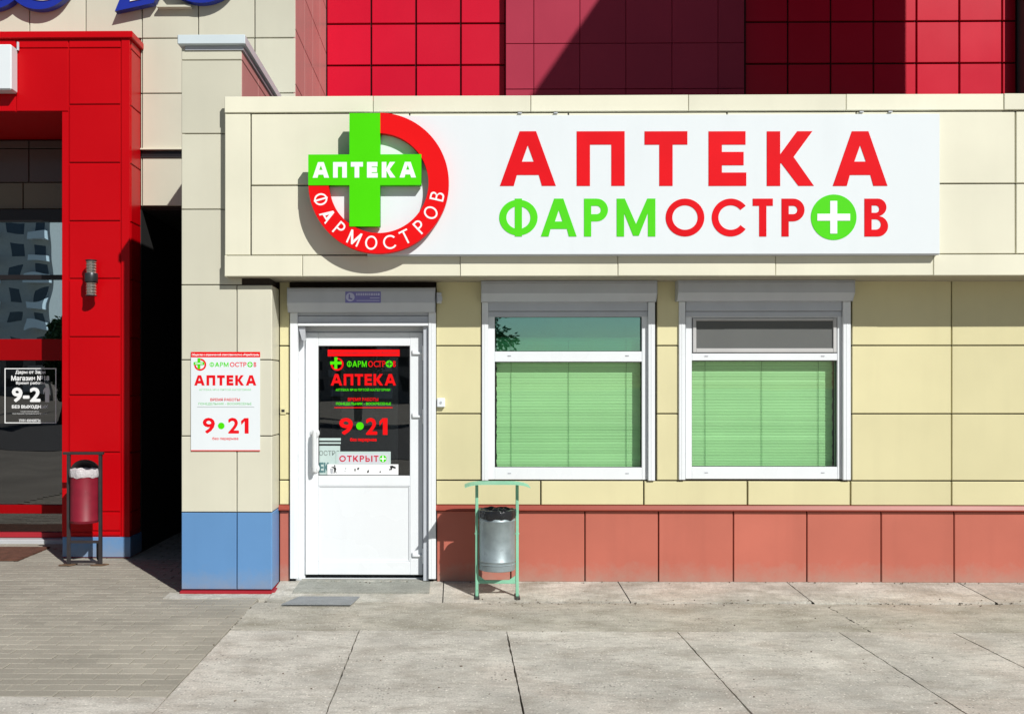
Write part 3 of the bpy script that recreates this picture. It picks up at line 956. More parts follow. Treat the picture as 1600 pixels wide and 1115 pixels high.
# fascia
XF0 = X(351, FAS)
fz = lambda p: Z(p, FAS, 712)
fs = MB()
fs.box(XF0 + .016, XE, FAS + .024, .022, fz(430), ztp + .12)
fascia = fs.build('fascia', M_back, ph, (1.5, FAS, fz(290)))
MB().box(XF0 + .012, XE, FAS + .026, -.001, fz(432), fz(430) - .0015).build('soffit', mat('fascia_soffit', (.35, .32, .25), .6), fascia)
MB().box(XF0 + .001, XF0 + .015, FAS + .004, -.002, fz(432), ztp + .1, .002).build('end_panel', M_fascia, fascia)
seg = [351] + [583 + 246 * k for k in range(8)]
for a, b in zip(seg, seg[1:]):
    panel(fascia, M_fascia, X(a, FAS), min(X(b, FAS), XE), fz(176), fz(150), FAS - .014, t=.034, gap=.004, name='trim_strip')
seg = [351] + [473 + 246 * k for k in range(9)]
for a, b in zip(seg, seg[1:]):
    if X(a, FAS) > XE - .1: break
    panel(fascia, M_fascia, X(a, FAS), min(X(b, FAS), XE), fz(432), fz(399), FAS - .014, t=.034, gap=.004, name='trim_strip')
panel(fascia, M_fascia, X(351, FAS), X(391.5, FAS), fz(398.5), fz(176.5), FAS - .004, gap=.006)
seg = [392, 640, 888, 1136, 1338, 1587, 1836, 2100]
for a, b in zip(seg, seg[1:]):
    xr = min(X(b, FAS), XE)
    panel(fascia, M_fascia, X(a, FAS), xr, fz(289), fz(176.5), FAS)
    panel(fascia, M_fascia, X(a, FAS), xr, fz(398.5), fz(289), FAS)
MB().box(XF0 + .02, XE, FAS + .03, 3.8, ztp + .002, ztp + .06).build('roof', mat('bitumen_roof', (.06, .06, .06), .9), ph)

# interior
rm = MB()
rm.box(xl + .22, XE - .32, 3.3, 3.4, 0, ztp); rm.box(xl + .22, XE - .32, .31, 3.29, -.02, .04)
rm.box(xl + .22, XE - .32, .31, 3.29, 3.05, 3.1)
rm.box(X(712, .3), X(722, .3), .32, 2.2, .05, 3.0)
rm.build('interior_room', mat('interior_paint', (.30, .31, .30), .8), ph)


def shutter(px0, px1, py0, py1, gl0, gl1, gr0, gr1, gbot, y_box, y_guide, lath, parent_loc):
    """roller shutter: box with a slanting lower face, guide rails and the ends of the rolled curtain"""
    x0, x1 = X(px0, y_box), X(px1, y_box)
    z1, z0 = Z(py0, y_box, (px0 + px1) / 2), Z(py1, y_box, (px0 + px1) / 2)
    h = z1 - z0
    b = MB()
    b.prism([(-.002, z1), (y_box + .012, z1), (y_box, z1 - .012), (y_box, z0 + .36 * h), (y_box + .045, z0), (-.002, z0)], 'x', x0, x1)
    sh = b.build('roller_shutter', M_alu, ph, ((x0 + x1) / 2, y_box, z0))
    MB().box(x0 + .004, x1 - .004, y_box - .004, y_box + .004, z1 - .032, z1 - .026).build('seam', M_alud, sh)
    for a, c in ((x0 - .005, x0 - .0005), (x1 + .0005, x1 + .005)):
        MB().prism([(-.003, z1 + .003), (y_box + .010, z1 + .003), (y_box - .003, z1 - .010), (y_box - .003, z0 + .36 * h), (y_box + .043, z0 - .003), (-.003, z0 - .003)], 'x', a, c).build('end_cap', M_alu, sh)
    zb = Z(gbot, y_guide, (px0 + px1) / 2)
    for a, c in ((gl0, gl1), (gr0, gr1)):
        gm = MB()
        gm.box(X(a, y_guide), X(c, y_guide), y_guide, .026, zb, z0 - .001, .003)
        xx = (X(a, y_guide) + X(c, y_guide)) / 2
        gm.box(xx - .004, xx + .004, y_guide - .002, y_guide + .003, zb + .004, z0 - .004)
        gm.build('guide_rail', M_pvc if lath else M_pvc, sh)
    return sh, x0, x1, z0


# ---- windows
def blind(px0, px1, py0, py1, y, label):
    x0, x1 = X(px0, y), X(px1, y)
    zt, zb = Z(py0, y, (px0 + px1) / 2), Z(py1, y, (px0 + px1) / 2)
    r = tag(empty('window_blind', ((x0 + x1) / 2, y, zb)), label, 'blind', 'green blinds in the pharmacy windows')
    pitch = .0245
    n = int((zt - zb) / pitch)
    me = None
    for i in range(n):
        z = zt - .03 - i * pitch
        if me is None:
            w2, hh = (x1 - x0) / 2, .0150
            prof = [(.0045, -hh), (-.0010, -hh * .4), (-.0035, hh * .35), (-.0035, hh), (-.0030, hh), (-.0030, hh * .35), (-.0005, -hh * .4), (.0050, -hh)]
            me = MB().prism(prof, 'x', -w2, w2).mesh('slat', M_slat)
        o = link('slat', me, r, ((x0 + x1) / 2 + random.uniform(-.004, .004), y, z))
        o.rotation_euler = (R(random.gauss(-7, 3)), R(random.gauss(0, .07)), 0)
    MB().box(x0 - .004, x1 + .004, y - .012, y + .012, zt - .014, zt + .012, .002).build('head_rail', M_slat, r)
    for f in (.10, .5, .90):
        xx = x0 + (x1 - x0) * f
        MB().tube([(xx, y - .012, zt - .01), (xx + .002, y - .012, zb)], .0016, 6).build('cord', M_cord, r)
    return r


def window(kind):
    if kind == 1:
        fx0, fx1, shx = 763, 1012, (753, 1026)
        gl, gr = (753, 763), (1013, 1023.5)
        p0, p1, up0, up1, lo0, lo1, bot, sht = 773, 1003, 494, 549, 565, 730, 749, (437, 470)
    else:
        fx0, fx1, shx = 1071.5, 1315, (1061, 1335)
        gl, gr = (1061, 1071), (1317.5, 1329.5)
        p0, p1, up0, up1, lo0, lo1, bot, sht = 1081, 1308.5, 496, 552, 563, 729, 748, (436, 469)
    mid = (fx0 + fx1) / 2
    sh, *_ = shutter(shx[0], shx[1], sht[0], sht[1], gl[0], gl[1], gr[0], gr[1], bot + 1.5, -.125, -.022, False, 0)
    y0 = .012
    zz = lambda p: Z(p, y0, mid)
    xx = lambda p: X(p, y0)
    # ends of the rolled-up curtain above the frame
    for a, b in ((486, 470.5), (495, 486.5)):
        MB().box(X(fx0, 0), X(fx1, 0), -.006 if a < 490 else .0, .02, Z(a, 0, mid) + .001, Z(b, 0, mid), .003).build('curtain_slat', M_alu, sh)
    fr = MB()
    frame(fr, xx(fx0), xx(fx1) if kind == 1 else xx(fx1), zz(bot), zz(up0 - 1.5), y0, .075, xx(p0) - xx(fx0), xx(fx1) - xx(p1), zz(lo1) - zz(bot), .01)
    fr.box(xx(p0) + .0005, xx(p1) - .0005, y0 + .002, .074, zz(lo0), zz(up1), .003)
    win = fr.build('window', M_pvc, ph, (xx(mid), y0, zz(bot)))
    # drain caps
    for f in (.1, .9):
        for zc_ in (zz((up1 + lo0) / 2) + .008, zz(lo1 + 9)):
            xa_ = xx(p0) + (xx(p1) - xx(p0)) * f
            MB().box(xa_ - .014, xa_ + .014, y0 - .003, y0 + .001, zc_ - .004, zc_ + .004, .001).build('drain_cap', M_alud, win)
    for (a, b) in ((up0, up1), (lo0, lo1)):
        bd = MB()
        frame(bd, xx(p0), xx(p1), zz(b), zz(a), .034, .044, .006, .006, .006, .006, 0)
        bd.build('gasket', M_black if (a == lo0 or kind == 1) else M_alud, win)
    MB().box(xx(p0) + .003, xx(p1) - .003, .046, .052, zz(lo1) + .003, zz(lo0) - .003).build('pane', G_win, win)
    MB().box(xx(p0) + .003, xx(p1) - .003, .046, .052, zz(up1) + .003, zz(up0) - .003).build('pane', G_up if kind == 1 else G_win, win)
    if kind == 2:
        sa = MB()
        frame(sa, xx(p0) + .008, xx(p1) - .008, zz(up1) + .008, zz(up0) - .004, .006, .033, .028, .028, .034, .022, .003)
        s = sa.build('net_frame', mat('grey_sash', (.50, .50, .50), .4), win)
        MB().box(xx(p0) + .036, xx(p1) - .036, .020, .022, zz(up1) + .042, zz(up0) - .026).build('insect_net', M_net, win)
    return win


window(1); window(2)
blind(776, 1000.5, 529, 736, .115, 'green venetian blind raised short of the clear upper pane, left of the two')
blind(1079, 1300, 559, 735, .115, 'green venetian blind beneath the grey insect net, right of the two')

# ---- door
shd, sx0, sx1, sz0 = shutter(449.5, 679, 449, 486.5, 453, 465, 669.5, 681, 904, -.125, -.032, True, 0)
dm_ = 570
for a, b, yy in ((493, 487, -.012), (504.5, 493.5, -.018)):
    MB().box(X(465.5, yy), X(669, yy), yy, .03, Z(a, yy, dm_) + .0006, Z(b, yy, dm_), .003).build('curtain_slat', M_alu, shd)
MB().box(X(465.5, -.03), X(669, -.03), -.034, .03, Z(509, -.03, dm_), Z(505, -.03, dm_), .002).build('bottom_bar', M_pvc, shd)
DY = .10
dx = lambda p: X(p, DY)
dz = lambda p: Z(p, DY, dm_)
df = MB()
frame(df, dx(464), dx(671), .03, dz(509.5), DY - .006, DY + .07, dx(477) - dx(464), dx(671) - dx(661.5), .02, dz(509.5) - dz(519))
door = df.build('door', M_pvc, ph, (dx(dm_), DY, .03))
MB().prism([(X(466, .0), Z(510, 0, 470)), (X(477, 0), Z(510, 0, 470)), (X(477, 0), Z(532, 0, 470)), (X(472, 0), Z(531, 0, 470))], 'y', -.005, .05).build('guide_funnel', M_alud, shd)
MB().box(dx(662), X(669.5, .03), .0, DY - .007, .05, dz(511), .002).build('jamb', M_alu, door)
MB().box(X(465.5, .03), dx(465), .0, DY - .007, .05, dz(511), .002).build('jamb', M_pvc, door)
LY = DY - .028
lf = MB()
frame(lf, dx(478), dx(661), dz(896.5), dz(519.5), LY, LY + .06, dx(498) - dx(478), dx(661) - dx(640.6), dz(875.5) - dz(896.5), dz(519.5) - dz(540.5), .004)
lf.box(dx(498) + .0005, dx(640.6) - .0005, LY + .001, LY + .059, dz(758.5), dz(742.3), .004)
leaf = lf.build('leaf', M_pvc, door, (dx(dm_), LY, dz(896)))
MB().box(dx(498) + .001, dx(640.6) - .001, LY + .012, LY + .045, dz(875.2), dz(758.8)).build('lower_panel', M_pvc, door)
bd = MB(); frame(bd, dx(498), dx(640.6), dz(875.5), dz(758.5), LY + .004, LY + .02, .010, .010, .010, .010, .003); bd.build('panel_bead', M_pvc, door)
bd = MB(); frame(bd, dx(498), dx(640.6), dz(742.3), dz(540.5), LY + .010, LY + .022, .006, .006, .006, .006, 0); bd.build('gasket', M_black, door)
MB().box(dx(498) + .002, dx(640.6) - .002, LY + .024, LY + .030, dz(742) + .001, dz(541) - .001).build('pane', G_door, door)
for py in (552, 650, 866):
    hb = MB()
    z = dz(py)
    hb.tube([(dx(661) + .006, LY - .024, z - .062), (dx(661) + .006, LY - .024, z + .062)], .012, 14)
    hb.box(dx(645), dx(661) - .002, LY - .020, LY - .0005, z - .012, z + .010, .005)
    hb.box(dx(644.2), dx(645) + .010, LY - .018, LY - .0005, z - .012, z + .030, .005)
    hb.build('hinge', M_pvc, door, smooth=40)
hz = (dz(676), dz(731))
hm = MB()
hx = dx(493)
for z in hz:
    hm.tube([(hx, LY - .0005, z), (hx, LY - .010, z), (hx, LY - .016, z)], [.040, .040, .032], 20)
    hm.tube([(hx, LY - .012, z), (hx + .004, LY - .052, z), (hx + .006, LY - .070, z)], [.020, .020, .017], 14)
hm.tube([(hx + .005, LY - .066, hz[0] + .022), (hx + .005, LY - .070, hz[0] - .02), (hx + .006, LY - .072, (hz[0] + hz[1]) / 2), (hx + .005, LY - .070, hz[1] + .02), (hx + .005, LY - .066, hz[1] - .022)], [.016, .019, .0185, .019, .016], 16)
hm.build('handle', mat('white_handle_plastic', (.68, .70, .72), .3), door, smooth=50)
MB().box(hx - .008, hx + .008, LY - .004, LY - .0003, dz(712) - .012, dz(712) + .012, .002).build('lock', mat('lock_brass', (.25, .2, .15), .4, metal=.7), door)
# small wall fittings
b = MB(); x0, x1 = X(682.5, -.03), X(695.5, -.03)
b.box(x0, x1, -.045, -.001, Z(636, -.04), Z(621.5, -.04), .006)
ks = tag(b.build('switch_box', M_pvc, None, ((x0 + x1) / 2, 0, Z(629, 0))), 'small white key switch box on yellow wall right of the door frame', 'switch box')
MB().tube([((x0 + x1) / 2, -.044, Z(628.5, -.04)), ((x0 + x1) / 2, -.050, Z(628.5, -.04))], .010, 14).build('key_cylinder', M_alud, ks)
b = MB(); x0, x1 = X(682, -.09), X(690, -.09)
b.box(x0, x1, -.11, -.001, Z(473, -.1), Z(456.5, -.1), .006); b.box(x0 + .006, x1 + .006, -.112, -.106, Z(470, -.1), Z(463, -.1), .002)
tag(b.build('sensor_box', M_alu, None, ((x0 + x1) / 2, 0, Z(465, 0))), 'small grey box at the right end of the door shutter housing', 'box')
b = MB(); b.box(X(438, 0), X(447, 0), -.010, -.001, Z(647, 0), Z(636, 0), .002)
lk = tag(b.build('wall_socket', M_yellow, None, (X(442, 0), 0, Z(641, 0))), 'tiny yellow plate with dark slot on the narrow strip left of the door', 'wall plate')
MB().box(X(440, 0), X(445, 0), -.012, -.009, Z(643.5, 0), Z(639.5, 0)).build('slot', M_black, lk)

# door step
ds = [(-.36, -.03), (-.36, .030), (-.30, .040), (.16, .048), (.16, -.03)]
st = MB().prism(ds, 'x', X(466, -.1), X(672, -.1)).build('door_step', M_step, ph)

# ============================================================ signs
BY0 = FAS - .016
BYF = FAS - .085
sg = MB()
bx0, bz1 = P(574, 181, BYF); bx1, bz0 = P(1468.5, 396.5, BYF)
bz1 = Z(180.5, BYF, 712)
sg.box(bx0, bx1, BYF, BY0, bz0, bz1, .003)
sign = tag(sg.build('pharmacy_sign', M_white, None, ((bx0 + bx1) / 2, BY0, bz0)), 'long white fascia sign with red АПТЕКА over green and red ФАРМОСТРОВ', 'sign')
MB().box(bx0 - .002, bx1 + .002, BYF + .008, BY0 + .004, bz0 - .006, bz0 - .0005).build('bottom_rim', M_alud, sign)
ty = BYF
for ch, a, b in zip('АПТЕКА', (781, 901, 1007, 1107, 1198, 1301), (868.5, 976, 1074, 1166, 1271.5, 1386.5)):
    glyph_obj(ch, a, b, 205.5, 290.5, ty, .104, .003, M_lred, sign)
for ch, a, b, m, s in (('Ф', 780, 840, M_lgreen, .056), ('А', 845, 901, M_lgreen, .058), ('Р', 912.5, 950, M_lgreen, .056), ('М', 963.5, 1024, M_lgreen, .058),
                       ('О', 1040, 1100.5, M_lred, .052), ('С', 1112, 1168, M_lred, .052), ('Т', 1176, 1207.5, M_lred, .056), ('Р', 1221, 1257, M_lred, .056), ('В', 1350.5, 1387.5, M_lred, .056)):
    glyph_obj(ch, a, b, 310.5, 369.5, ty, s, .003, m, sign)
pdisc = disc('plus_disc', 1302.5, 339.5, 35.3, ty, .003, M_lgreen, sign, 64)
cx, cz = P(1302.5, 339.5, ty - .003)
loops_obj('plus', [plus_pts(cx, cz, .127, .054)], ty - .003, .003, M_lwhite, sign)
# screws and drips along the top edge of the fascia
for p in (812, 868, 1345, 1390):
    MB().box(X(p, FAS) - .015, X(p, FAS) + .015, FAS - .02, FAS - .001, fz(179) , fz(177), .001).build('bracket', M_alud, sign)

# round cross logo: a lit box standing off the board
LYF = FAS - .165
LYB = FAS - .105
px2 = (D + LYF) / F
rcx, rcz = P(591.5, 286, LYF)
lg = tag(empty('cross_logo', (rcx, FAS, rcz)), 'round red and green cross sign lettered АПТЕКА on the fascia above the door', 'sign')
bcx, bcz = P(591.5, 286, BYF)
loops_obj('backing_disc', [ell(bcx, bcz, 84 * px2, 84 * px2, 84, -186, 72) + [P(560, 288, BYF), P(572, 276, BYF)]], BYF - .001, .006, M_white, lg)
Ro, Ri = 110 * px2, 78 * px2
xv0, xv1 = X(546, LYF), X(594, LYF)
zh0, zh1 = P(570, 289.5, LYF)[1], P(570, 242, LYF)[1]
a0 = math.degrees(math.acos((xv1 - rcx) / Ro)); a0i = math.degrees(math.acos((xv1 - rcx) / Ri))
a1 = -180 - math.degrees(math.asin((zh0 - rcz) / Ro)); a1i = -180 - math.degrees(math.asin((zh0 - rcz) / Ri))
loop = ell(rcx, rcz, Ro, Ro, a0, a1, 80) + ell(rcx, rcz, Ri, Ri, a1i, a0i, 80)
loops_obj('ring', [loop], LYB, LYB - LYF, M_sred, lg)
ccx, ccz = P(570, 265.5, LYF)
cr = loops_obj('cross', [plus_pts(ccx, ccz, 88.5 * px2, 48 * px2)], LYB - .0015, LYB - LYF + .004, M_sgreen, lg)
for (a, b, c, d) in ((560, 580, 190, 210), (500, 520, 255, 275), (660, 690, 240, 265), (580, 600, 375, 390)):
    x0, z1 = P(a, c, LYB); x1, z0 = P(b, d, LYB)
    MB().box(x0, x1, LYB + .001, BY0 - .001 if a < 640 else BYF - .001, z0, z1).build('standoff', M_alud, lg)
word('АПТЕКА', 488.5, 650, 253.5, 277.5, LYF - .006, .036, M_lwhite, cr, gap=.24)
ms = []
for i, c in enumerate('ФАРМОСТРОВ'):
    ang = 195.6 + 16.84 * i
    rr = 94 * px2
    hh = 22 * px2
    wd = {'Ф': .85, 'А': .85, 'Р': .58, 'М': .86, 'О': .86, 'С': .8, 'Т': .66, 'В': .6}[c] * hh
    a, b = glyph(c, -wd / 2, wd / 2, -hh / 2, hh / 2, .0135)
    me = loops_mesh('g', a + b, .001, M_lwhite)
    me.transform(Matrix.Translation((rr * math.cos(R(ang)), 0, rr * math.sin(R(ang)))) @ Matrix.Rotation(-R(ang + 90), 4, 'Y'))
    ms.append(me)
link('lettering', merge(ms, 'lettering'), bpy.data.objects['ring'], (rcx, LYF, rcz))


def small_logo(px, py, r, y, parent, bar=True):
    k = (D + y) / F
    cx, cz = P(px, py, y)
    c2x, c2z = cx - .20 * r * k, cz + .19 * r * k
    Ro, Ri = r * k, r * k * .72
    loops_obj('logo_ring', [ell(cx, cz, Ro, Ro, 88, -183, 50) + ell(cx, cz, Ri, Ri, -183, 88, 50)], y, .0008, M_sred, parent)
    loops_obj('logo_cross', [plus_pts(c2x, c2z, r * .88 * k, r * .46 * k)], y - .0009, .0008, M_sgreen, parent)
    if bar: loops_obj('logo_bar', [[(c2x - .62 * r * k, c2z - .07 * r * k), (c2x + .62 * r * k, c2z - .07 * r * k), (c2x + .62 * r * k, c2z + .07 * r * k), (c2x - .62 * r * k, c2z + .07 * r * k)]], y - .0018, .0004, M_lwhite, parent)


def brandline(px0, px1, py0, py1, y, parent, mg, mr, s, plus):
    w_ = px1 - px0
    a = word('ФАРМ', px0, px0 + .405 * w_, py0, py1, y, s, mg, parent, gap=.14, th=.0006)
    b = word('ОСТР', px0 + .435 * w_, px0 + .79 * w_, py0, py1, y, s, mr, parent, gap=.12, th=.0006)
    c = word('В', px0 + .945 * w_, px1, py0, py1, y, s, mr, parent, th=.0006)
    pyc = (py0 + py1) / 2
    r = (py1 - py0) * .58
    disc('plus_disc', px0 + .865 * w_, pyc, r, y, .0006, M_sgreen, parent, 28)
    cx, cz = P(px0 + .865 * w_, pyc, y)
    loops_obj('plus', [plus_pts(cx, cz, r * .72 * (D + y) / F, r * .3 * (D + y) / F)], y - .0007, .0005, plus, parent)


# hours sign on the pier
hy = PIER - .004
x0, z1 = P(298.5, 550, hy); x1, z0 = P(406.5, 703.5, hy)
hs = tag(MB().box(x0, x1, hy - .006, hy, z0, z1, .001).build('hours_sign', M_white, None, ((x0 + x1) / 2, hy, z0)), 'white opening hours plate with red 9 and 21 fixed to the cream pier', 'sign')
hf = hy - .006
rect('header_band', 298.5, 406.5, 549.6, 558, hf, .0008, M_sred, hs)
rect('bottom_band', 298.5, 406.5, 702.8, 704.2, hf, .0008, M_sred, hs)
text('Общество с ограниченной ответственностью «ФармОстров»', 300, 405, 552, 556.4, hf - .0009, M_lwhite, hs, bold=.02)
small_logo(312.8, 569.5, 9.5, hf, hs)
brandline(327.5, 400.5, 565.7, 573, hf, hs, M_lgreen, M_lred, .0062, M_lwhite)
word('АПТЕКА', 303.5, 400.5, 586, 602, hf, .0215, M_lred, hs, gap=.17)
text('АПТЕКА №10 ПЯТОЙ КАТЕГОРИИ', 311, 392, 606.3, 610.2, hf, M_lgreen2, hs, bold=.01)
text('ВРЕМЯ РАБОТЫ', 328.6, 374.8, 621.8, 626.3, hf, M_lred, hs, bold=.03)
text('ПОНЕДЕЛЬНИК - ВОСКРЕСЕНЬЕ', 310, 393, 628.6, 633.2, hf, M_lgreen2, hs, bold=.02)
rect('rule', 308, 397, 635.4, 636, hf, .0006, M_lgrey, hs)
text('9', 316.7, 335.8, 652.3, 677, hf, M_lred, hs, bold=.036)
disc('dot', 345.7, 665, 5.2, hf, .0006, M_sgreen, hs, 28)
text('2', 356.3, 373.5, 652.3, 677, hf, M_lred, hs, bold=.036)
glyph_obj('1', 376.5, 388.5, 652.8, 677, hf, .032, .0008, M_lred, hs, 'lettering')
text('без перерыва', 331.8, 372.3, 682.5, 688, hf, M_lred, hs, bold=.02)

# lettering on the door glass
gy = LY + .0235
st_ = tag(rect('door_hours_lettering', 512, 624.5, 546, 556.4, gy, .0008, M_sred, None), 'red and green opening hours lettering stuck on the dark door glass', 'lettering')
text('Общество с ограниченной ответственностью «ФармОстров»', 515, 620, 549.4, 553, gy - .0009, M_trimred, st_)
small_logo(526.8, 568.8, 10.2, gy, st_, False)
brandline(542, 618.5, 563.6, 573.2, gy, st_, M_sgreen, M_sred, .0074, M_black)
word('АПТЕКА', 516.8, 618.8, 584, 602, gy, .0225, M_sred, st_, gap=.12)
text('АПТЕКА №10 ПЯТОЙ КАТЕГОРИИ', 524.5, 609.5, 605.7, 610.8, gy, M_sgreen, st_, bold=.025)
text('ВРЕМЯ РАБОТЫ', 543.5, 591, 621, 626.4, gy, M_sred, st_, bold=.03)
text('ПОНЕДЕЛЬНИК - ВОСКРЕСЕНЬЕ', 525, 611, 628.3, 633.4, gy, M_sgreen, st_, bold=.03)
rect('rule', 522.5, 613.5, 635.8, 637.2, gy, .0006, M_sred, st_)
text('9', 529.8, 551.6, 652.5, 679, gy, M_sred, st_, bold=.042)
disc('dot', 562.4, 665.2, 6, gy, .0006, M_sgreen, st_, 28)
text('2', 571.5, 589.5, 652.5, 679, gy, M_sred, st_, bold=.042)
glyph_obj('1', 592.5, 605.5, 653, 679, gy, .040, .0008, M_sred, st_, 'lettering')
text('без перерыва', 547, 588.5, 683.5, 690.5, gy, M_sred, st_, bold=.04)
MB().box(dx(532), dx(622), LY + .034, LY + .036, dz(724), dz(558)).build('black_film', M_black, st_)

oy = LY + .021
op = tag(rect('open_plate', 525, 610.5, 705, 724.8, oy, .003, M_pale, None, .0008), 'pale ОТКРЫТО plate with green cross behind the door glass', 'sign')
of = oy - .003
rect('inner_field', 529, 607, 708.6, 724, of, .0006, mat('pale_lilac_print', (.62, .64, .70), .4), op)
of -= .0008
word('ОТКРЬІТ', 530.2, 591.4, 711.3, 721, of, .0098, mat('crimson_print', (.55, .015, .05), .4), op, gap=.2)
disc('plus_disc', 598.4, 716.3, 5.6, of, .0006, M_sgreen, op, 28)
cx, cz = P(598.4, 716.3, of)
loops_obj('plus', [plus_pts(cx, cz, .026, .010)], of - .0007, .0005, M_lwhite, op)

sy = LY + .016
ps = tag(rect('pictogram_strip', 511.5, 622.5, 724.8, 742, sy, .003, M_lwhite, None), 'white sticker strip of small black pictograms at the foot of the door glass', 'sticker')
sf = sy - .003


def picto(polys, name, m=None):
    mm = []
    for pts in polys:
        w_ = [P(a, b, sf) for a, b in pts]
        mm.append(loops_mesh('g', [w_], .0006, m or M_black))
    me = merge(mm, name)
    link(name, me, ps, (0, sf, 0))


picto([[(521.5, 726.5), (523.5, 726), (524.5, 727.5), (523.2, 728.8), (521.8, 728)], [(517.5, 728.6), (521.5, 729), (524.5, 729.4), (525.5, 733), (524.6, 735), (526, 738.8), (524.8, 739), (523.4, 735.4), (522.4, 739.4), (521.2, 739.2), (522, 734.4), (521.8, 731.6), (518, 729.6)]], 'litter_pictogram')
picto([[(515.6, 731.4), (520.8, 731.4), (519.8, 739.8), (516.6, 739.8)]], 'bin_pictogram', M_alud)
picto([[(538.5, 731), (541.5, 730.2), (540.4, 733.6)], [(538, 734.5), (540, 735), (539.4, 738)]], 'pictogram', M_alud)
picto([[(553.4, 732.4), (556, 731.8), (555.2, 736.4), (554.2, 736)], [(558.4, 730.6), (561.8, 729.6), (560, 734), (558, 733.2)]], 'pictogram')
picto([[(574.2, 734.6), (576.8, 733.6), (575.8, 738.4), (573.4, 738.2)]], 'pictogram')
picto([[(593, 736), (595.4, 735.4), (594.6, 738.2), (593.2, 738.2)]], 'pictogram')
picto([[(609, 728), (612.5, 726.8), (618.5, 729.4), (617, 731.6), (613, 730.6), (612.2, 733.8), (608, 734.2), (607.6, 732.4), (610.4, 732)], [(616.2, 729.6), (618.6, 730.4), (617.6, 732), (615.6, 731.2)]], 'camera_pictogram')

ny = LY + .0236
nt_ = tag(rect('indoor_notice', 498.5, 531.5, 696, 741.5, ny, .0012, M_pale, None), 'pale notice lettered ОСТРО in the lower left corner of the door glass', 'notice')
nf = ny - .0012
text('ОСТРО', 498.5, 531, 703.5, 711.5, nf, M_lgrey, nt_, bold=.02)
text('ЕК', 499, 514, 722, 738, nf, mat('teal_print', (.09, .2, .21), .5), nt_, bold=.05)
rect('band', 498, 532.5, 684, 688, nf, .001, M_pale, nt_)
rect('band', 498, 532.5, 690.5, 693, nf, .001, M_pale, nt_)

# label on the door shutter box
ly = -.1255
lb = tag(rect('shutter_label', 539.5, 595, 455.5, 473, ly, .001, M_label, None), 'small violet maker label on the shutter box above the door', 'label')
lf_ = ly - .001
disc('emblem', 547.3, 464, 6.8, lf_, .0005, M_lav, lb, 30)
picto_pts = [[(545, 459.5), (547, 459.5), (547, 465), (550.5, 466), (550.5, 468.5), (544.5, 467)]]
for pts in picto_pts:
    loops_obj('emblem_mark', [[P(a, b, lf_ - .0006) for a, b in pts]], lf_ - .0006, .0004, M_label, lb)
rng = random.Random(3)
pp = 556.5
while pp < 592.5:
    wd = rng.uniform(1.8, 3)
    rect('illegible_print', pp, pp + wd, 457.8, 461.6, lf_, .0004, M_lav, lb); pp += wd + 1.1
rect('illegible_print', 578, 593, 464.8, 466, lf_, .0004, M_lav, lb)
rect('illegible_print', 557, 593, 469, 469.9, lf_, .0004, M_lav, lb)

# shop hours lettering on the porch glass
qy = GLZ - .001
so = MB()
fx = [P(7.2, 575, qy), P(88, 661, qy)]
frame(so, fx[0][0], fx[1][0], fx[1][1], fx[0][1], qy - .0012, qy, .010, .010, .010, .010, 0)
ss = tag(so.build('shop_hours_lettering', M_lwhite, None, (fx[0][0], qy, fx[1][1])), 'white shop hours 9-21 lettering in a thin frame on the dark porch glass', 'lettering')
text('Дары от Зари', 24, 71, 578.3, 585, qy, M_lwhite, ss, bold=.03)
text('Магазин №18', 17.5, 77, 586.5, 594.5, qy, M_lwhite, ss, bold=.04)
text('Время работы', 25, 70, 595.8, 601.2, qy, M_lwhite, ss, bold=.03)
text('9-2', 18.5, 63.5, 605, 628, qy, M_lwhite, ss, bold=.05)
glyph_obj('1', 67.5, 77, 605.3, 628, qy, .045, .0008, M_lwhite, ss, 'lettering')
text('БЕЗ ВЫХОДНЫХ', 18.5, 75, 632.5, 638.6, qy, M_lwhite, ss, bold=.05)
text('САНИТАРНЫЙ ДЕНЬ', 32, 61, 641.4, 643.6, qy, M_lwhite, ss)
text('ПОСЛЕДНИЙ ПОНЕДЕЛЬНИК МЕСЯЦА', 19.5, 74, 644.8, 647.2, qy, M_lwhite, ss)
text('УНН 400408726', 29.5, 63.5, 654.3, 658.6, qy, M_lwhite, ss, bold=.02)

# white light box over the porch
x1, z1 = P(17.5, 69, PORCH - .14); z0 = P(17.5, 140, PORCH - .14)[1]
lbx = tag(MB().box(x1 - 1.6, x1, PORCH - .14, PORCH - .001, z0, z1, .012).build('light_box', M_white, None, (x1 - .8, PORCH, z0)), 'white box sign mounted on the red porch header, cut by the picture edge', 'sign')
MB().tube([(x1 + .01, PORCH - .02, z1 - .02), (x1 + .01, PORCH - .02, z1 + .06)], .012, 8).build('bracket', M_alu, lbx)

# blue channel letters on the cream wall
LBY = CREAM - .025
ls = tag(empty('channel_letter_sign', (X(180, LBY), LBY, Z(0, LBY, 180))), 'blue and white raised script letters on the cream wall above the porch', 'sign')


def stroke(pts, hw):
    L1, L2 = [], []
    for i, p in enumerate(pts):
        a = Vector(pts[max(i - 1, 0)]); b = Vector(pts[min(i + 1, len(pts) - 1)])
        d = (b - a).normalized(); n = Vector((-d.y, d.x))
        L1.append((p[0] + n.x * hw, p[1] + n.y * hw)); L2.append((p[0] - n.x * hw, p[1] - n.y * hw))
    return L1 + L2[::-1]


def channel(outer, inner):
    o = loops_obj('letter', [[P(a, b, LBY) for a, b in l] for l in outer], LBY, .085, M_lblue, ls)
    loops_obj('face', [[P(a, b, LBY - .085) for a, b in l] for l in inner], LBY - .086, .010, M_lwhite, o)
    return o


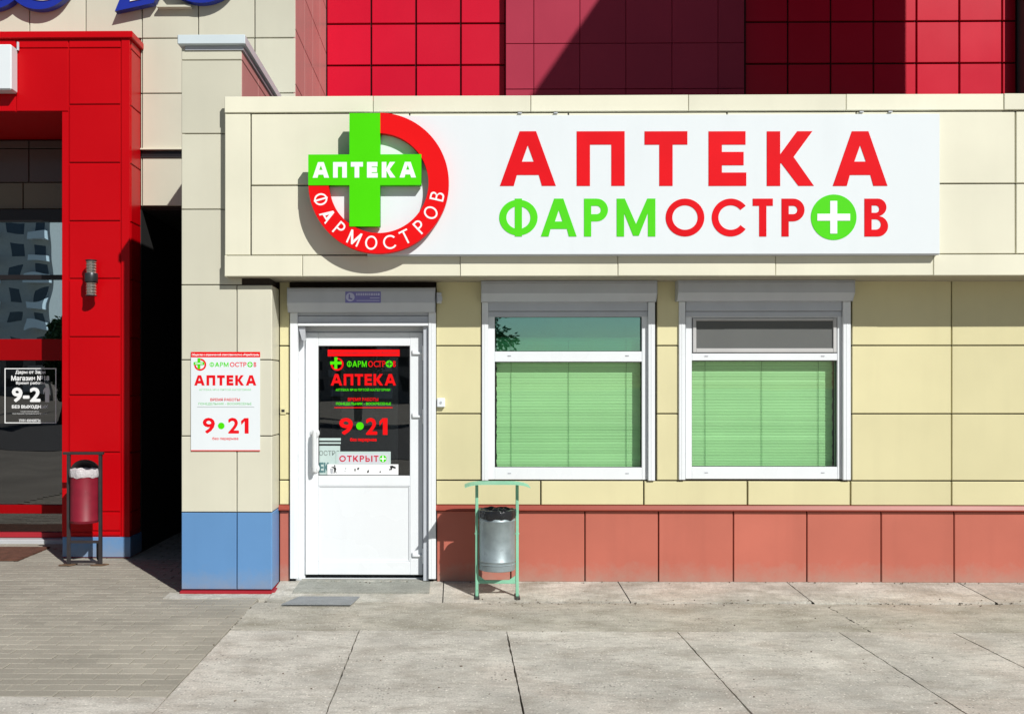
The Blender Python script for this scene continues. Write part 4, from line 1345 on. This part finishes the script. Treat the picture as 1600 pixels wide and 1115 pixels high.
arc = lambda cx, cy, rx, ry, a0, a1, n=22: [(cx + rx * math.cos(R(a0 + (a1 - a0) * i / n)), cy + ry * math.sin(R(a0 + (a1 - a0) * i / n))) for i in range(n + 1)]
bowl1 = arc(-10, -38, 42, 42, 185, 30)
bowl2 = arc(66, -38, 40, 42, 150, 12)
up = lambda pts, d: [(a, b - d) for a, b in pts]
channel([stroke(bowl1, 16)], [stroke(up(bowl1, 9), 6.5)])
channel([stroke(bowl2, 16)], [stroke(up(bowl2, 9), 6.5)])
channel([[(184, 23), (244, 10), (292, -95), (232, -95)]], [[(203, 3), (236, -4), (276, -90), (246, -90)]])
channel([arc(317, -56, 66, 66, 0, 359, 50), arc(317, -56, 34, 34, 0, 359, 40)], [arc(317, -60, 56, 55, 0, 359, 50), arc(317, -60, 42, 42, 0, 359, 40)])
MB().box(X(247, LBY), X(300, LBY), LBY - .05, LBY + .022, Z(14, LBY, 260), Z(11, LBY, 260)).build('mounting_rail', M_cream, ls)

# ============================================================ fittings and street furniture
# wall lamp
LZY = PORCH - .10
lx, lz0 = P(142.5, 461, LZY)
lz1 = P(142.5, 407.5, LZY)[1]
zm0, zm1 = P(142, 440.5, LZY)[1], P(142, 427, LZY)[1]
lp = tag(empty('wall_lamp', (lx, PORCH, (lz0 + lz1) / 2)), 'up and down cylinder wall lamp on the red porch column', 'lamp')
MB().lathe([(.052, zm0), (.060, zm0), (.062, zm0 + .004), (.062, zm1 - .004), (.060, zm1), (.052, zm1)], lx, LZY, 32).build('collar', M_bulb, lp, smooth=40)
MB().box(lx - .03, lx + .03, LZY + .055, PORCH - .001, zm0 + .006, zm1 - .006).build('arm', M_bulb, lp)
for a, b in ((lz0, zm0 - .0005), (zm1 + .0005, lz1)):
    n = 9
    prof = []
    for i in range(n + 1):
        z = a + (b - a) * i / n
        prof += [(.044 if i % 2 else .051, z)]
    MB().lathe(prof, lx, LZY, 28).build('ribbed_shade', M_bin_glass, lp, smooth=30)
MB().lathe([(.001, lz1), (.054, lz1), (.054, lz1 + .008), (.001, lz1 + .008)], lx, LZY, 28).build('top_ring', M_bulb, lp)
MB().lathe([(.001, lz0 - .008), (.054, lz0 - .008), (.054, lz0), (.001, lz0)], lx, LZY, 28).build('bottom_ring', M_bulb, lp)

# green framed bin by the wall
GY = -.44
gb = tag(empty('litter_bin', (X(777, GY), GY, 0)), 'galvanised bucket litter bin in a mint green stand under the left window', 'litter bin')
xl_, xr_ = X(745, GY), X(808, GY)
ztop = Z(757, GY)
xm = (xl_ + xr_) / 2
for xx_ in (xl_, xr_):
    for yy in (GY - .11, GY + .11):
        if yy < GY:
            MB().box(xx_ - .012, xx_ + .012, GY - .011, GY + .012, .012, ztop - .002, .003).build('post', M_mint, gb)
    MB().box(xx_ - .020, xx_ + .020, GY - .09, GY + .10, .012, .022, .003).build('foot', M_steel, gb)
MB().box(xl_ + .0136, xr_ - .0136, GY - .006, GY + .010, Z(911, GY), Z(905.5, GY), .002).build('cross_bar', M_mint, gb)
for s, xx_ in ((1, xl_ + .0138), (-1, xr_ - .0138)):
    z0 = Z(905.3, GY)
    MB().prism([(xx_, z0), (xx_ + s * .05, z0), (xx_, z0 + .035)], 'y', GY - .004, GY + .004).build('gusset', M_mint, gb)
# arched top plate
n = 14
pts_t, pts_b = [], []
hw = (X(828, GY) - X(727, GY)) / 2
for i in range(n + 1):
    u = -1 + 2 * i / n
    zz = ztop + .014 - .026 * abs(u) ** 5
    pts_t.append((xm + u * hw, zz + .004)); pts_b.append((xm + u * hw, zz))
MB().prism(pts_t + pts_b[::-1], 'y', GY - .135, GY + .135).build('canopy_plate', M_mint, gb)
br = .141
bz0, bz1 = Z(891, GY - .06), Z(799, GY - .06)
prof = [(br * .96, bz0), (br, bz0 + .004), (br, bz0 + .045), (br + .005, bz0 + .05), (br, bz0 + .055), (br, bz0 + .07), (br + .004, bz0 + .075), (br, bz0 + .08),
        (br, bz1 - .075), (br + .004, bz1 - .07), (br, bz1 - .065), (br, bz1), (br - .006, bz1), (br - .008, bz0 + .01), (.002, bz0 + .01)]
bk = MB().lathe(prof, xm, GY + .0, 48, cap0=True).build('bucket', M_zinc, gb, smooth=40)
for s in (-1, 1):
    MB().tube([(xm + s * (br + .002), GY, Z(833, GY)), (xm + s * (hw * 0 + (xr_ - xl_) / 2 + .016), GY, Z(833, GY))], .008, 8).build('pivot', M_mint, gb)


def bag(cx, cy, r, z0, z1, m, name, label, group, seed):
    rg = random.Random(seed)
    b = MB()
    nn = 64
    ph_ = [rg.uniform(0, 6.28) for _ in range(6)]
    rings = []
    for j, (rr, z) in enumerate(((r + .004, z0), (r + .009, z0 + .3 * (z1 - z0)), (r + .008, z0 + .75 * (z1 - z0)), (r + .006, z1), (r - .01, z1 + .004), (r - .016, z1 - .02), (r - .018, z1 - .10))):
        ring = []
        for k in range(nn):
            a = 2 * math.pi * k / nn
            wob = math.sin(9 * a + ph_[0] + j * .4) * .003 + math.sin(23 * a + ph_[1] + j) * .002
            zz = z + (math.sin(5 * a + ph_[2]) * .005 + math.sin(11 * a + ph_[3]) * .003 if j in (0,) else math.sin(7 * a + ph_[4]) * .003 + math.sin(13 * a + ph_[5]) * .002 if j in (3, 4) else 0)
            ring.append(b.bm.verts.new((cx + math.cos(a) * (rr + wob), cy + math.sin(a) * (rr + wob), zz)))
        rings.append(ring)
    for a_, c_ in zip(rings, rings[1:]):
        for k in range(nn): b.bm.faces.new((a_[k], a_[(k + 1) % nn], c_[(k + 1) % nn], c_[k]))
    o = b.build(name, m, None, (cx, cy, z0), smooth=60)
    return tag(o, label, 'bin bag')


bg1 = bag(xm, GY, br, Z(811, GY - .1), Z(797.5, GY - .1), M_bag, 'bin_bag', 'black plastic bag lining the galvanised bucket in the mint green stand', None, 4)
for k in range(4):
    a = random.uniform(0, 6.28)
    p = Vector((xm + random.uniform(-.05, .06), GY - br + .012 + random.uniform(0, .05), Z(797, GY - .1)))
    MB().tube([p, p + Vector((.012, 0, .012)), p + Vector((.03, .004, .004))], [.010, .012, .006], 6).build('fold', M_bag, bg1)

# red bin by the porch
RY = .93
rx0, rx1 = X(107.5, RY), X(157, RY)
rbn = tag(empty('litter_bin', ((rx0 + rx1) / 2, RY, 0)), 'maroon cylinder litter bin in a black steel stand before the red porch', 'litter bin')
rz1 = Z(710, RY, 130)
rm_ = (rx0 + rx1) / 2
for xx_ in (rx0, rx1):
    MB().box(xx_ - .015, xx_ + .015, RY - .015, RY + .015, .014, rz1, .002).build('post', M_steel, rbn)
    MB().prism([(xx_ - .075, RY - .055), (xx_ + .035, RY - .055), (xx_ + .075, RY + .02), (xx_ - .035, RY + .02)], 'z', .004, .0135).build('foot_plate', M_rust, rbn)
MB().box(rx0 - .05, rx1 + .03, RY - .02, RY + .02, rz1 + .0005, rz1 + .026, .003).build('top_bar', M_steel, rbn)
MB().box(rx0 + .0155, rx1 - .0155, RY - .01, RY + .01, Z(848, RY, 130), Z(844, RY, 130)).build('cross_bar', M_steel, rbn)
MB().box(rx0 + .0155, rx1 - .0155, RY - .01, RY + .01, .02, .04).build('cross_bar', M_steel, rbn)
for yy in (.26,):
    MB().tube([(rx1 - .045, RY + .05, Z(846, RY, 130)), (rx1 - .045, RY + .05, .06), (rx1 - .01, RY + .01, .03)], .013, 8).build('brace', M_steel, rbn)
r2 = X(153.5, RY) / 2 - X(111.5, RY) / 2
cz0, cz1 = Z(818, RY - .1, 130), Z(735, RY - .1, 130)
MB().lathe([(r2 * .96, cz0), (r2, cz0 + .006), (r2, cz0 + .02), (r2 + .003, cz0 + .024), (r2, cz0 + .028), (r2, cz1), (r2 - .006, cz1), (r2 - .008, cz0 + .01), (.002, cz0 + .01)], rm_, RY, 40, cap0=True).build('bucket', M_maroon, rbn, smooth=40)
# half dome hood at the back of the bucket
hd = MB()
nn, rows = 20, 8
grid = []
for jn in range(rows + 1):
    ph2 = math.pi / 2 * jn / rows
    grid.append([hd.bm.verts.new((rm_ + (r2 + .012) * math.cos(math.pi * k / nn) * math.cos(ph2 * .98), RY + .0 + (r2 + .012) * math.sin(math.pi * k / nn) * math.cos(ph2 * .98), cz1 - .02 + .115 * math.sin(ph2))) for k in range(nn + 1)])
for a_, c_ in zip(grid, grid[1:]):
    for k in range(nn): hd.bm.faces.new((a_[k], a_[k + 1], c_[k + 1], c_[k]))
hd.build('hood', M_steel, rbn, smooth=60)
bag(rm_, RY, r2, Z(746, RY - .1, 130), Z(734, RY - .1, 130), M_wbag, 'bin_bag', 'white plastic bag folded over the rim of the maroon bin', None, 9)
for xx_ in (rx0, rx1):
    MB().box(min(xx_, rm_ + (r2 + .004) * (1 if xx_ > rm_ else -1)), max(xx_, rm_ + (r2 + .004) * (1 if xx_ > rm_ else -1)) + .001, RY - .006, RY + .006, Z(760, RY, 130) - .012, Z(760, RY, 130)).build('pivot', M_steel, rbn)

# mats
x0, x1 = X(450, -.52), X(563, -.52)
dm2 = MB(); dm2.prism([(X(441, -.70), -.735), (X(549, -.70), -.735), (x1 - .01, -.46), (X(466, -.5), -.46)], 'z', .012, .019)
dmat = tag(dm2.build('door_mat', M_mat, None, (X(500, -.5), -.65, .016)), 'flat grey rubber mat on the ground below the white door', 'mat')
x1 = X(57, 1.55)
m2 = MB(); m2.prism([(-6.2, 1.12), (X(28, 1.12), 1.12), (x1, 1.86), (-6.2, 1.86)], 'z', .004, .018)
tag(m2.build('entrance_mat', M_coco, None, (-5, 1.5, .004)), 'worn brown coir mat before the dark glazed porch entrance', 'mat')

# a little litter and grit along the wall foot and in the joints
gt = MB()
rg = random.Random(5)
for k in range(330):
    if k < 200: x, y = rg.uniform(.2, 5.2), rg.gauss(-.60, .05)
    elif k < 260: x, y = rg.uniform(-1.4, 5), rg.gauss(-.03, .02)
    else: x, y = rg.uniform(-1.6, 5), rg.uniform(-3.2, -.7)
    zb_ = .046 if y > -.1 else (.012 if y > -.55 else .0)
    s = rg.uniform(.002, .007) if k < 400 else rg.uniform(.008, .014)
    q = Matrix.Translation((x, min(y, -.012), zb_ + s * .3)) @ Matrix.Rotation(rg.uniform(0, 6), 4, 'Z') @ Matrix.Diagonal((s * rg.uniform(.8, 1.8), s, s * .7, 1))
    bmesh.ops.create_icosphere(gt.bm, subdivisions=1, radius=1, matrix=q)
tag(gt.build('grit', mat('grit_stone', (.16, .13, .10), .9, var=.4, scale=30)), kind='stuff')

# ============================================================ across the street (seen in the glass)
def tree(x, y, h, seed, label):
    rg = random.Random(seed)
    t = tag(empty('street_tree', (x, y, 0)), label, 'tree')
    tb = MB()
    tb.tube([(x, y, -.05), (x + .05, y, h * .25), (x + .1, y, h * .55), (x, y, h * .85)], [.22, .18, .12, .04], 10)
    cl = []
    for k in range(26):
        a = rg.uniform(0, 6.28); zz = rg.uniform(.30, .98) * h
        rr = h * .24 * math.sin(math.pi * min(1, (zz / h - .2) / .82)) * rg.uniform(.3, 1)
        c = Vector((x + math.cos(a) * rr, y + math.sin(a) * rr, zz))
        cl.append(c)
        if k % 2 == 0: tb.tube([(x + .08, y, zz * .7), c], [.06, .02], 6)
    tb.build('trunk', M_bark, t)
    V, Fc = [], []
    for c in cl:
        for k in range(330):
            d = Vector((rg.gauss(0, 1), rg.gauss(0, 1), rg.gauss(0, .8))).normalized() * (rg.random() ** .5) * h * .12
            p = c + d
            u = Vector((rg.gauss(0, 1), rg.gauss(0, 1), rg.gauss(0, 1))).normalized(); v = u.orthogonal().normalized()
            s = rg.uniform(.07, .16)
            i = len(V)
            V += [p - u * s, p + v * s * .6, p + u * s, p - v * s * .6]
            Fc.append((i, i + 1, i + 2, i + 3))
    me = bpy.data.meshes.new('crown'); me.from_pydata([tuple(v - Vector((x, y, 0))) for v in V], [], Fc); me.update(); setmat(me, M_leaf)
    link('crown', me, t, (x, y, 0))


tree(-17.5, -30, 4.6, 1, 'low leafy tree across the street reflected in the porch glass')
tree(-29.5, -60, 6.0, 6, 'low broad tree next to the reflected apartment tower')
tree(-14, -38, 7.0, 2, 'short broad tree across the street opposite the porch')
tree(-5, -42, 7.5, 3, 'leafy tree across the street opposite the pharmacy door')
tree(.7, -40, 8.8, 4, 'dense tall tree across the street opposite the left window')


def block(x, y, w_, d_, floors, label, cols):
    t = tag(empty('apartment_building', (x, y, 0)), label, 'building')
    h = floors * 2.9 + 1.5
    MB().box(x - w_ / 2, x + w_ / 2, y - d_ / 2, y + d_ / 2, -.04, h).build('wall', M_block, t)
    MB().box(x - w_ / 2 - .3, x + w_ / 2 + .3, y - d_ / 2 - .3, y + d_ / 2 + .3, h + .001, h + .8).build('roof', M_asph, t)
    yf = y + d_ / 2
    for i in range(floors):
        z = 1.4 + i * 2.9
        for c in range(cols):
            xc = x - w_ / 2 + w_ * (c + .5) / cols
            MB().box(xc - .8, xc + .8, yf - .05, yf + .02, z, z + 1.5).build('window', M_blockw, t)
            if c % 2: MB().box(xc - 1.3, xc + 1.3, yf + .03, yf + 1.2, z - .9, z + .15).build('balcony', M_lwhite, t)


block(-59, -118, 12, 12, 8, 'pale apartment tower across the street reflected in the porch glass', 4)
block(-14, -140, 30, 12, 5, 'long low apartment block across the street opposite the door', 9)
